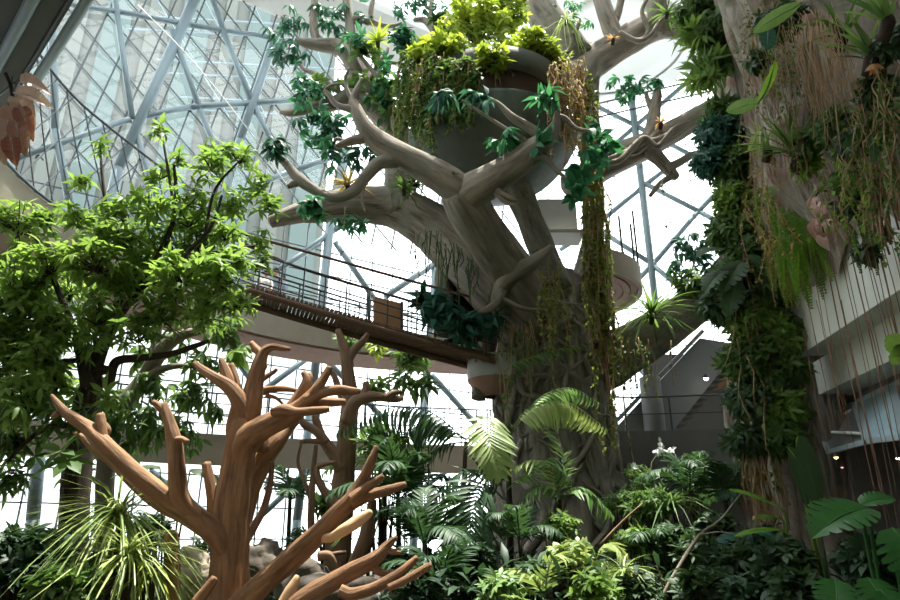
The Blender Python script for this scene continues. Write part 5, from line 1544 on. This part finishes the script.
mb = MB(); tube(mb, [gnd(655, 13), P(650, 480, 13), P(660, 452, 13), P(661, 440, 13)], [.02, .014, .01, .005], 6, 3); tube(mb, [P(652, 476, 13), P(640, 466, 13), P(632, 468, 13)], [.01, .008, .004], 6, 3); mb.build('stem', M['bark_grey'], t)
for (x, y) in [(660, 442), (663, 449), (668, 452), (671, 449), (632, 467), (657, 452)]:
    mb = MB(); leaves(mb, np.repeat(np.array([P(x, y, 12.9)[:]]), 6, 0), rng.normal(0, 1, (6, 3)), (0, -1, .3), .11, .07, 'small', .3, .2); mb.build('blossom', M['white_panel'], t)

# rocks
for i, (x, y, Y, s, mat, lb) in enumerate([(192, 574, 10.6, (.34, .3, .36), 'rock_pale', 'pale sunlit boulder between the stump and the dead trunk'), (262, 570, 12.4, (.42, .4, .5), 'rock', 'square-faced brown stone block behind the dead trunk'),
                                          (305, 585, 11.6, (.5, .45, .45), 'rock', 'grey boulder under the big low dead arm'), (335, 598, 10.6, (.7, .5, .35), 'rock', 'dark flat rock beneath the lowest dead arms'), (395, 600, 10.8, (.6, .5, .4), 'rock', 'grey rock at the bottom edge below the arm tips')]):
    c = P(x, y, Y); mb = MB(); rock(mb, c, s, i * 3.1, 4)
    rock(mb, V((c.x, c.y + .1, (c.z + GZ) / 2 - .1)), (s[0] * .95, s[1] * .95, max(.3, (c.z - GZ) * .75)), i * 5.3 + 1, 3)
    tag(mb.build('boulder', M[mat]), lb, 'rock')

# ---------------------------------------------------------------- planted column and rock wall on the right
col = lambda x, y: P(x, y, 10.75)
crow = [
    (700, 14, 10.9, 20, 'leaf_mid', 'leafy plant at the very top left of the planted column'), (722, 30, 10.6, 24, 'leaf_mid', 'dark leafy plant near the top of the planted column'),
    (694, 36, 10.5, 11, 'leaf_bright', 'bright whorled rosette sticking out left near the top of the column'), (703, 82, 10.5, 12, 'leaf_bright', 'second bright whorled rosette lower on the column edge'),
    (715, 66, 10.6, 18, 'leaf_mid', 'mid green plant between the two bright rosettes'), (724, 108, 10.5, 16, 'leaf_mid', 'bushy plant hanging below the bright rosettes'),
    (718, 136, 10.5, 17, 'leaf_blue', 'blue-green bush bulging left from the column'), (708, 162, 10.5, 12, 'leaf_blue', 'small blue-green tuft at the left edge of the column'),
    (735, 165, 10.5, 18, 'leaf_mid', 'leafy plant on the column right of the blue-green bush'), (732, 200, 10.5, 15, 'leaf_bright', 'light green plant half-way up the column edge'),
    (730, 232, 10.5, 18, 'leaf_mid', 'fresh plant above the drooping split leaves'), (756, 215, 10.4, 18, 'leaf_mid', 'leafy creeper mound in the middle of the column'),
    (750, 250, 10.4, 18, 'leaf_mid', 'leafy plant beside the bright hanging ferns'), (725, 300, 10.5, 20, 'leaf_dark', 'dark bush at the left of the column above the stair'),
    (752, 320, 10.4, 20, 'leaf_bright', 'fresh green bush on the middle column'), (775, 335, 10.3, 20, 'leaf_bright', 'light green bush next to the concrete edge'),
    (748, 360, 10.4, 20, 'leaf_mid', 'green bush on the lower column'), (780, 372, 10.3, 18, 'leaf_mid', 'green bush at the corner of the concrete panels'),
    (752, 400, 10.4, 18, 'leaf_dark', 'sparse dark plant near the column foot'), (778, 408, 10.3, 18, 'leaf_bright', 'lush light green bush beside the glass canopies'),
    (782, 438, 10.2, 14, 'leaf_mid', 'green bush lowest on the column by the canopies'), (745, 440, 10.4, 14, 'leaf_dark', 'thin dark plant at the foot of the column'),
    (770, 290, 10.3, 18, 'leaf_mid', 'green plant just below the hanging ferns'), (735, 275, 10.4, 14, 'leaf_mid', 'small plant under the drooping split leaves'),
]
for (x, y, Y, r, mat, lb) in crow:
    star = 'rosette' in lb
    shrub(x, y, Y, r * (1.25 if not star else 1), lb, mat, 'wall_plant', 'plant', .22 if not star else .42, .062 if not star else .09, 7 if not star else 12, 2.6 if not star else 22, .0 if not star else .4, ground=False, axis=(-.4, -.6, .3), jit=.6, droop=.5)
# roots and creepers veiling the column
tops = [P(random.uniform(735, 790), random.uniform(0, 200), 10.5 + random.uniform(-.2, .2)) for i in range(80)]
vine(tops, [random.uniform(1.0, 4.5) for _ in tops], 'tangled veil of thin roots and ivy over the upper column', 'leaf_dark', .011, .11, 9, 'root_curtain', 'roots', .2, bark='root_straw')
tops = [P(random.uniform(735, 790), random.uniform(250, 380), 10.3 + random.uniform(-.2, .2)) for i in range(50)]
vine(tops, [random.uniform(.8, 2.6) for _ in tops], 'hanging creepers over the lower planted column', 'leaf_mid', .01, .13, 11, 'creeper', 'creeper', .2)
tops = [P(random.uniform(742, 775), random.uniform(425, 450), 10.4) for i in range(30)]
vine(tops, [random.uniform(.8, 1.6) for _ in tops], 'dull stringy roots at the bottom of the column', 'leaf_dry', .012, .1, 4, 'root_curtain', 'roots', .2, bark='root_straw')
# drooping split leaves
t = thing('split_leaf_climber', 'climber with large drooping split leaves at mid height of the column', 'plant', P(745, 250, 10.3))
for (x, y, d, L, W) in [(742, 262, (-.7, -.4, -.5), .75, .5), (735, 280, (-.5, -.4, -.8), .7, .45), (750, 255, (.3, -.6, -.7), .6, .4), (728, 250, (-.9, -.3, .1), .6, .42), (725, 270, (-.8, -.3, -.4), .6, .4), (760, 250, (.5, -.6, -.3), .55, .3)]:
    mb = MB(); big_leaf(mb, P(x, y, 9.9), d, (0, -.6, 1), L, W, 7, .6, .45, .2); mb.build('leaf', M['leaf_dark'], t)
mb = MB(); tube(mb, [P(755, 330, 10.2), P(742, 290, 10.1), P(745, 250, 10.1), P(738, 240, 10.0)], [.03, .03, .025, .015], 8, 3); mb.build('stem', M['bark_dark'], t)

# hanging ferns
def hfern(x, y, Y, n, L, label, mat='leaf_fern', spread=.5):
    c = P(x, y, Y); t = thing('hanging_fern', label, 'fern', c)
    for i in range(n):
        a = random.uniform(-2.6, -.4); s = V((math.cos(a), math.sin(a), 0)) * random.uniform(.2, spread)
        l = L * random.uniform(.6, 1.1)
        c2 = c + V((random.uniform(-.15, .05), random.uniform(-.3, .3), random.uniform(-.25, .15)))
        mb = MB(); frond(mb, [c2, c2 + s * .6 + V((0, 0, .05)), c2 + s + V((0, 0, -.45 * l)), c2 + s * 1.15 + V((0, 0, -l))], .1, 34, 75, .5, .3, .007, up=(random.uniform(-.7, .5), -.8, .5))
        mb.build('frond', M[mat], t)
    return t


hfern(778, 190, 9.6, 22, 1.4, 'bright green hanging fern, upper of the long drooping ones')
hfern(793, 215, 9.2, 20, 1.3, 'bright green hanging fern beside the dried pink leaves')
hfern(782, 235, 9.5, 18, 1.2, 'yellowing hanging fern below the upper bright one', 'leaf_vine')
hfern(806, 238, 9.0, 12, .9, 'short fern hanging over the concrete top edge')
hfern(866, 155, 8.0, 14, .8, 'dark fern clump on the rock above the concrete', 'leaf_mid')
hfern(868, 215, 7.9, 12, .9, 'drooping dark fern on the right of the concrete top', 'leaf_mid')
hfern(830, 130, 8.6, 14, .7, 'mossy fern in the middle of the rock face', 'leaf_mid')

# plants on the rock face
def wallp(px, py, off=1.0): return onwall(px, py, off)


for (x, y, o, r, mat, lb) in [(835, 125, .9, 20, 'leaf_mid', 'mossy green mound on the middle of the rock face'), (858, 140, .9, 18, 'leaf_dark', 'dark mound right of the mossy one on the rock'), (812, 140, .9, 16, 'leaf_mid', 'leafy mound beside the spiky tuft on the rock'),
                              (850, 205, .7, 14, 'leaf_dark', 'dark leafy clump at the lower edge of the rock'), (868, 252, .35, 13, 'leaf_dark', 'small epiphyte clump pinned on the concrete'), (875, 90, .9, 18, 'leaf_dark', 'dark leaves below the red-based bromeliad'),
                              (780, 20, .9, 22, 'leaf_dark', 'dark leaves behind the long green blades'), (885, 45, .9, 16, 'leaf_dark', 'dark leaves in the upper right corner'), (760, 60, 1.0, 14, 'leaf_dark', 'shaded leaves under the upper long blade'),
                              (885, 125, .8, 12, 'leaf_mid', 'green leaves close to the right edge on the rock'), (848, 178, .8, 14, 'leaf_mid', 'creeping leaves above the dried pink cluster'), (805, 165, .9, 12, 'leaf_fern', 'light green leaves left of the mossy mound'), (882, 235, .4, 9, 'leaf_mid', 'sparse leaves hanging on the concrete near the right edge')]:
    shrub(x, y, 8, r, lb, mat, 'wall_plant', 'plant', .15, .055, 7, 6, 0, ground=False, pt=wallp(x, y, o), axis=(-.7, -.6, .3), droop=.5)
for (x, y, o, n, L, W, mat, lb, dr, bias) in [(797, 158, 1.0, 26, .75, .035, 'leaf_mid', 'grass-like spiky tuft sticking out of the rock', .5, (-.4, -.3, .8)), (872, 58, 1.0, 14, .6, .055, 'leaf_palm', 'bromeliad with a red base in the upper right', .35, (-.5, -.4, .5)),
                                              (888, 22, 1.0, 14, .6, .035, 'leaf_palm', 'spiky bromeliad in the top right corner', .4, (-.6, -.4, .3)), (768, 150, 1.0, 16, .5, .04, 'leaf_pale', 'pale small bromeliad on the column beside the rock', .5, (-.5, -.4, .2)), (843, 35, 1.0, 10, .6, .05, 'leaf_mid', 'thin spiky plant hanging over the straw roots', .6, (-.5, -.4, .1))]:
    grassy(x, y, 8, n, L, W, lb, mat, 'bromeliad', droop=dr, bias=bias, pt=wallp(x, y, o))
t = thing('flower_spike', 'small red flower bud at the base of the upper right bromeliad', 'flower', wallp(874, 64, 1.05))
mb = MB(); p = wallp(874, 64, 1.1); leaves(mb, np.repeat(np.array([p[:]]), 10, 0), rng.normal(0, .5, (10, 3)) + np.array([0, -.2, -.6]), (0, -1, 0), .12, .04, 'lance', .2, .2); mb.build('petals', M['leaf_redstar'], t)
# long strap leaves
def blades(label, segs, mat='leaf_fern', Yo=1.25, W=.15):
    t = thing('long_leaf_fern', label, 'fern', onwall(segs[0][0], segs[0][1], Yo))
    for (x0, y0, x1, y1) in segs:
        a, b = onwall(x0, y0, Yo), onwall(x1, y1, Yo + .3)
        mb = MB(); big_leaf(mb, a, b - a, (-.3, -1, -.5), (b - a).length, W, 0, 0, .1, .15, False, .5, .03); mb.build('leaf', M[mat], t)
    return t


blades('pair of long green blades with wavy edges reaching across the rock', [(760, 102, 722, 110), (758, 102, 785, 72)], W=.2)
blades('long green blade near the top of the rock', [(800, 4, 747, 32)], W=.2)
blades('dusky green pointed leaves hanging at the right of the rock', [(868, 128, 846, 145), (870, 130, 880, 155)], 'leaf_palmdark', .9, .12)
blades('bluish heart-shaped leaf under the top blade', [(768, 25, 770, 42)], 'leaf_blue', 1.2, .22)
blades('pale folded leaf on the left of the rock', [(758, 132, 752, 146), (760, 132, 762, 150)], 'leaf_pale', 1.2, .09)
blades('single green leaf cut by the right edge in front of the concrete', [(905, 352, 890, 338), (905, 352, 893, 358)], 'leaf_bright', .5, .22)
# straw-coloured root beard
tops = [wallp(random.uniform(790, 835), random.uniform(8, 40), 1.1 + random.uniform(-.15, .25)) for i in range(80)]
vine(tops, [random.uniform(.5, 1.5) for _ in tops], 'straw-coloured beard of roots hanging on the rock', 'leaf_dry', .0045, None, 0, 'root_beard', 'roots', .14, bark='root_straw')
tops = [wallp(random.uniform(745, 795), random.uniform(30, 120), 1.1) for i in range(34)]
vine(tops, [random.uniform(.5, 1.5) for _ in tops], 'brown root threads on the left part of the rock face', 'leaf_dry', .005, None, 0, 'root_beard', 'roots', .12, bark='root_red')
for (x0, x1, y0, y1, nn_, l0, l1, mat, lb) in [(742, 790, 0, 60, 40, .6, 1.8, 'leaf_mid', 'ivy strands trailing down the left edge of the rock face'), (845, 899, 60, 150, 50, .4, 1.3, 'leaf_mid', 'ivy strands trailing over the right part of the rock face'),
                                              (815, 875, 110, 190, 46, .3, 1.0, 'leaf_fern', 'light green creeper in the lower middle of the rock face'), (740, 775, 130, 230, 18, .6, 1.6, 'leaf_dry', 'dry creeper where the column meets the rock face')]:
    vine([wallp(random.uniform(x0, x1), random.uniform(y0, y1), .95) for _ in range(nn_)], [random.uniform(l0, l1) for _ in range(nn_)], lb, mat, .006, .075, 20, 'creeper', 'creeper', .25)
# dried pink leaf cluster
p = wallp(816, 196, .9)
t = thing('dried_leaf_cluster', 'cluster of curled pinkish dried leaves hanging on the rock above the concrete', 'dried leaves', p)
for i in range(9):
    q = p + V((random.uniform(-.05, .05), random.uniform(-.12, .12), -.06 * i + random.uniform(-.02, .02)))
    mb = MB(); big_leaf(mb, q, (random.uniform(-.8, .1), random.uniform(-.6, .6), -1), (-.8, -.6, .3), .2, .15, 0, 0, 1.1, .5, True, random.random(), .02); mb.build('leaf', M['dried_pink'], t)
mb = MB(); tube(mb, [p + V((.2, .05, .1)), p, p + V((0, 0, -.5))], .008, 5, 3); mb.build('stem', M['bark_dark'], t)

# aerial roots hanging in front of the concrete
k = 0
rp = None
xs = [(806, 225, 515, .45), (812, 240, 470, .3), (822, 220, 545, .5), (826, 260, 520, .35), (832, 215, 540, .55), (838, 230, 560, .45), (841, 300, 530, .3), (845, 225, 505, .5), (850, 250, 560, .4), (856, 215, 545, .6),
      (861, 270, 520, .35), (864, 230, 480, .5), (870, 240, 500, .4), (876, 215, 520, .5), (881, 260, 505, .35), (886, 225, 520, .45), (889, 300, 500, .3), (893, 235, 540, .5), (897, 250, 555, .4), (816, 300, 440, .3), (848, 330, 500, .6), (868, 320, 470, .7), (828, 340, 430, .3), (884, 330, 430, .5), (797, 250, 420, .3), (803, 330, 480, .3)]
for (x, y0, y1, o) in xs:
    a = onwall(x, y0, o); d = ray(x - 3, y1); tt = ((a - CAM).x * 1.0) / d.x if d.x else 1
    zb = CAM.z + d.z * ((a.y) / d.y)
    zb = max(GZ + .1, zb); L = a.z - zb; r = random.choice([.005, .006, .008, .010])
    pts = []; dx = dy = 0; m = 8
    for i in range(m + 1):
        pts.append(a + V((dx, dy, -L * i / m))); dx += random.gauss(0, .006); dy += random.gauss(0, .01)
    mb = MB(); tube(mb, pts, [r * (1 - .5 * i / m) for i in range(m + 1)], 6, 2, .12, 3)
    tag(mb.build('aerial_root', M['root_red']), 'thin reddish aerial root hanging straight down before the grey concrete wall', 'root', 'aerial roots before the concrete wall'); k += 1
tops = [onwall(random.uniform(862, 900), random.uniform(150, 190), .8) for i in range(26)]
vine(tops, [random.uniform(.3, .9) for _ in tops], 'bunch of thick brown roots clinging to the lower right rock', 'leaf_dry', .013, None, 0, 'root_beard', 'roots', .08, bark='root_red')

# dried curled leaf ornament on the upper left balcony edge
p = PZ(16, 88, 10.6)
t = thing('dried_leaf_ornament', 'large curled red-and-cream dried leaves hanging from the dark upper left balcony', 'dried leaves', p)
for (x, y, d, L, W, dr) in [(20, 82, (.9, 0, .2), .42, .34, .9), (16, 92, (.9, -.1, -.15), .62, .3, .5), (16, 97, (.6, -.1, -.6), .5, .36, .8), (12, 106, (.3, 0, -1), .6, .4, .7), (20, 108, (.5, 0, -.9), .5, .3, .8), (8, 120, (.1, 0, -1), .65, .4, .5), (18, 122, (.3, 0, -1), .55, .34, .6), (6, 134, (-.1, 0, -1), .5, .3, .6), (12, 138, (.2, 0, -1), .45, .3, .6)]:
    mb = MB(); big_leaf(mb, PZ(x, y, 10.4 - (y - 80) * .02), d, (.2, -1, .3), L, W, 0, 0, dr, .7, True, random.random(), .03); mb.build('leaf', M['dried_pink'], t)
mb = MB(); tube(mb, [PZ(6, 74, 11), PZ(12, 90, 10.5), PZ(14, 125, 9.6), PZ(4, 150, 9.2)], .035, 6, 3); mb.build('stem', M['bark_dark'], t)

# ---------------------------------------------------------------- people on the gallery
def person(px, py_head, Y, h, label, shirt, face=0.0, pack=False, legs='trousers', walk=.12):
    hd = P(px, py_head, Y); k = h / 1.72
    f = V((hd.x, hd.y, hd.z - 1.6 * k))
    t = thing('person', label, 'person', f)
    ax = V((math.cos(face), math.sin(face), 0)); fw = V((-ax.y, ax.x, 0))
    w = lambda x, y, z: f + ax * (x * k) + fw * (y * k) + V((0, 0, z * k))
    me = bpy.data.meshes.new('body'); vs = []; es = []; rs = []
    def chain(parent, pts):
        for (x, y, z, r) in pts:
            vs.append(w(x, y, z)[:]); rs.append(r * k)
            if parent is not None: es.append((parent, len(vs) - 1))
            parent = len(vs) - 1
        return parent
    pel = chain(None, [(0, 0, .95, .13)])
    chest = chain(pel, [(0, 0, 1.12, .13), (0, 0, 1.32, .15)])
    neck = chain(chest, [(0, 0, 1.46, .055), (0, .01, 1.54, .07), (0, .02, 1.62, .085), (0, .015, 1.69, .06)])
    for s in (-1, 1):
        chain(chest, [(s * .17, 0, 1.38, .06), (s * .23, .03, 1.12, .045), (s * .2, .16, .95, .035), (s * .19, .22, .9, .03)])
        chain(pel, [(s * .09, 0, .86, .09), (s * .1, s * walk * .6, .48, .06), (s * .1, s * walk, .09, .04), (s * .1, s * walk + .12, .04, .035)])
    me.from_pydata(vs, es, [])
    o = bpy.data.objects.new('body', me); COL.objects.link(o)
    o.modifiers.new('skin', 'SKIN'); 
    for i, r in enumerate(rs): me.skin_vertices[0].data[i].radius = (r, r)
    me.skin_vertices[0].data[0].use_root = True
    o.modifiers.new('sub', 'SUBSURF').levels = 2
    dg = bpy.context.evaluated_depsgraph_get(); ev = o.evaluated_get(dg)
    m2 = bpy.data.meshes.new_from_object(ev); o.modifiers.clear(); o.data = m2
    m2.materials.clear(); m2.materials.append(M['skin']); m2.polygons.foreach_set('use_smooth', [True] * len(m2.polygons))
    o.parent = t; o.location = -f
    mb = MB(); tube(mb, [w(0, 0, .9), w(0, 0, 1.1), w(0, 0, 1.3), w(0, 0, 1.44)], [.165 * k, .155 * k, .175 * k, .09 * k], 14, 3)
    for s in (-1, 1): tube(mb, [w(s * .13, 0, 1.39), w(s * .2, .01, 1.26), w(s * .225, .03, 1.12)], [.075 * k, .062 * k, .058 * k], 10, 3)
    mb.build('shirt', M[shirt], t)
    mb = MB()
    for s in (-1, 1): tube(mb, [w(s * .07, 0, .97), w(s * .095, s * walk * .1, .8), w(s * .1, s * walk * .6, .48), w(s * .1, s * walk, .1)], [.11 * k, .105 * k, .075 * k, .06 * k], 10, 3)
    mb.build('trousers', M[legs], t)
    mb = MB(); lathe(mb, w(0, .0, 1.66), [(.095 * k, -.03 * k), (.1 * k, .03 * k), (.075 * k, .085 * k), (.001, .105 * k)], 12); mb.build('hair', M['hair'], t)
    if pack:
        mb = MB(); tube(mb, [w(0, -.2, 1.02), w(0, -.22, 1.2), w(0, -.18, 1.38)], [.11 * k, .13 * k, .08 * k], 10, 3); mb.build('backpack', M['pack'], t)
    return t


person(276, 272, 20.3, 1.72, 'person with dark hair and grey shirt standing on the gallery behind the rope bridge', 'shirt_grey', R(180))
person(283, 279, 20.9, 1.62, 'person in a pale blue shirt next to the dark-haired one on the gallery', 'shirt_blue', R(150))
person(266, 274, 19.6, 1.66, 'person in white with a dark backpack at the left on the gallery', 'shirt_white', R(200), True)
person(440, 321, 22.3, 1.6, 'small person in a white top at the far end of the gallery by the doorway', 'shirt_white', R(170))
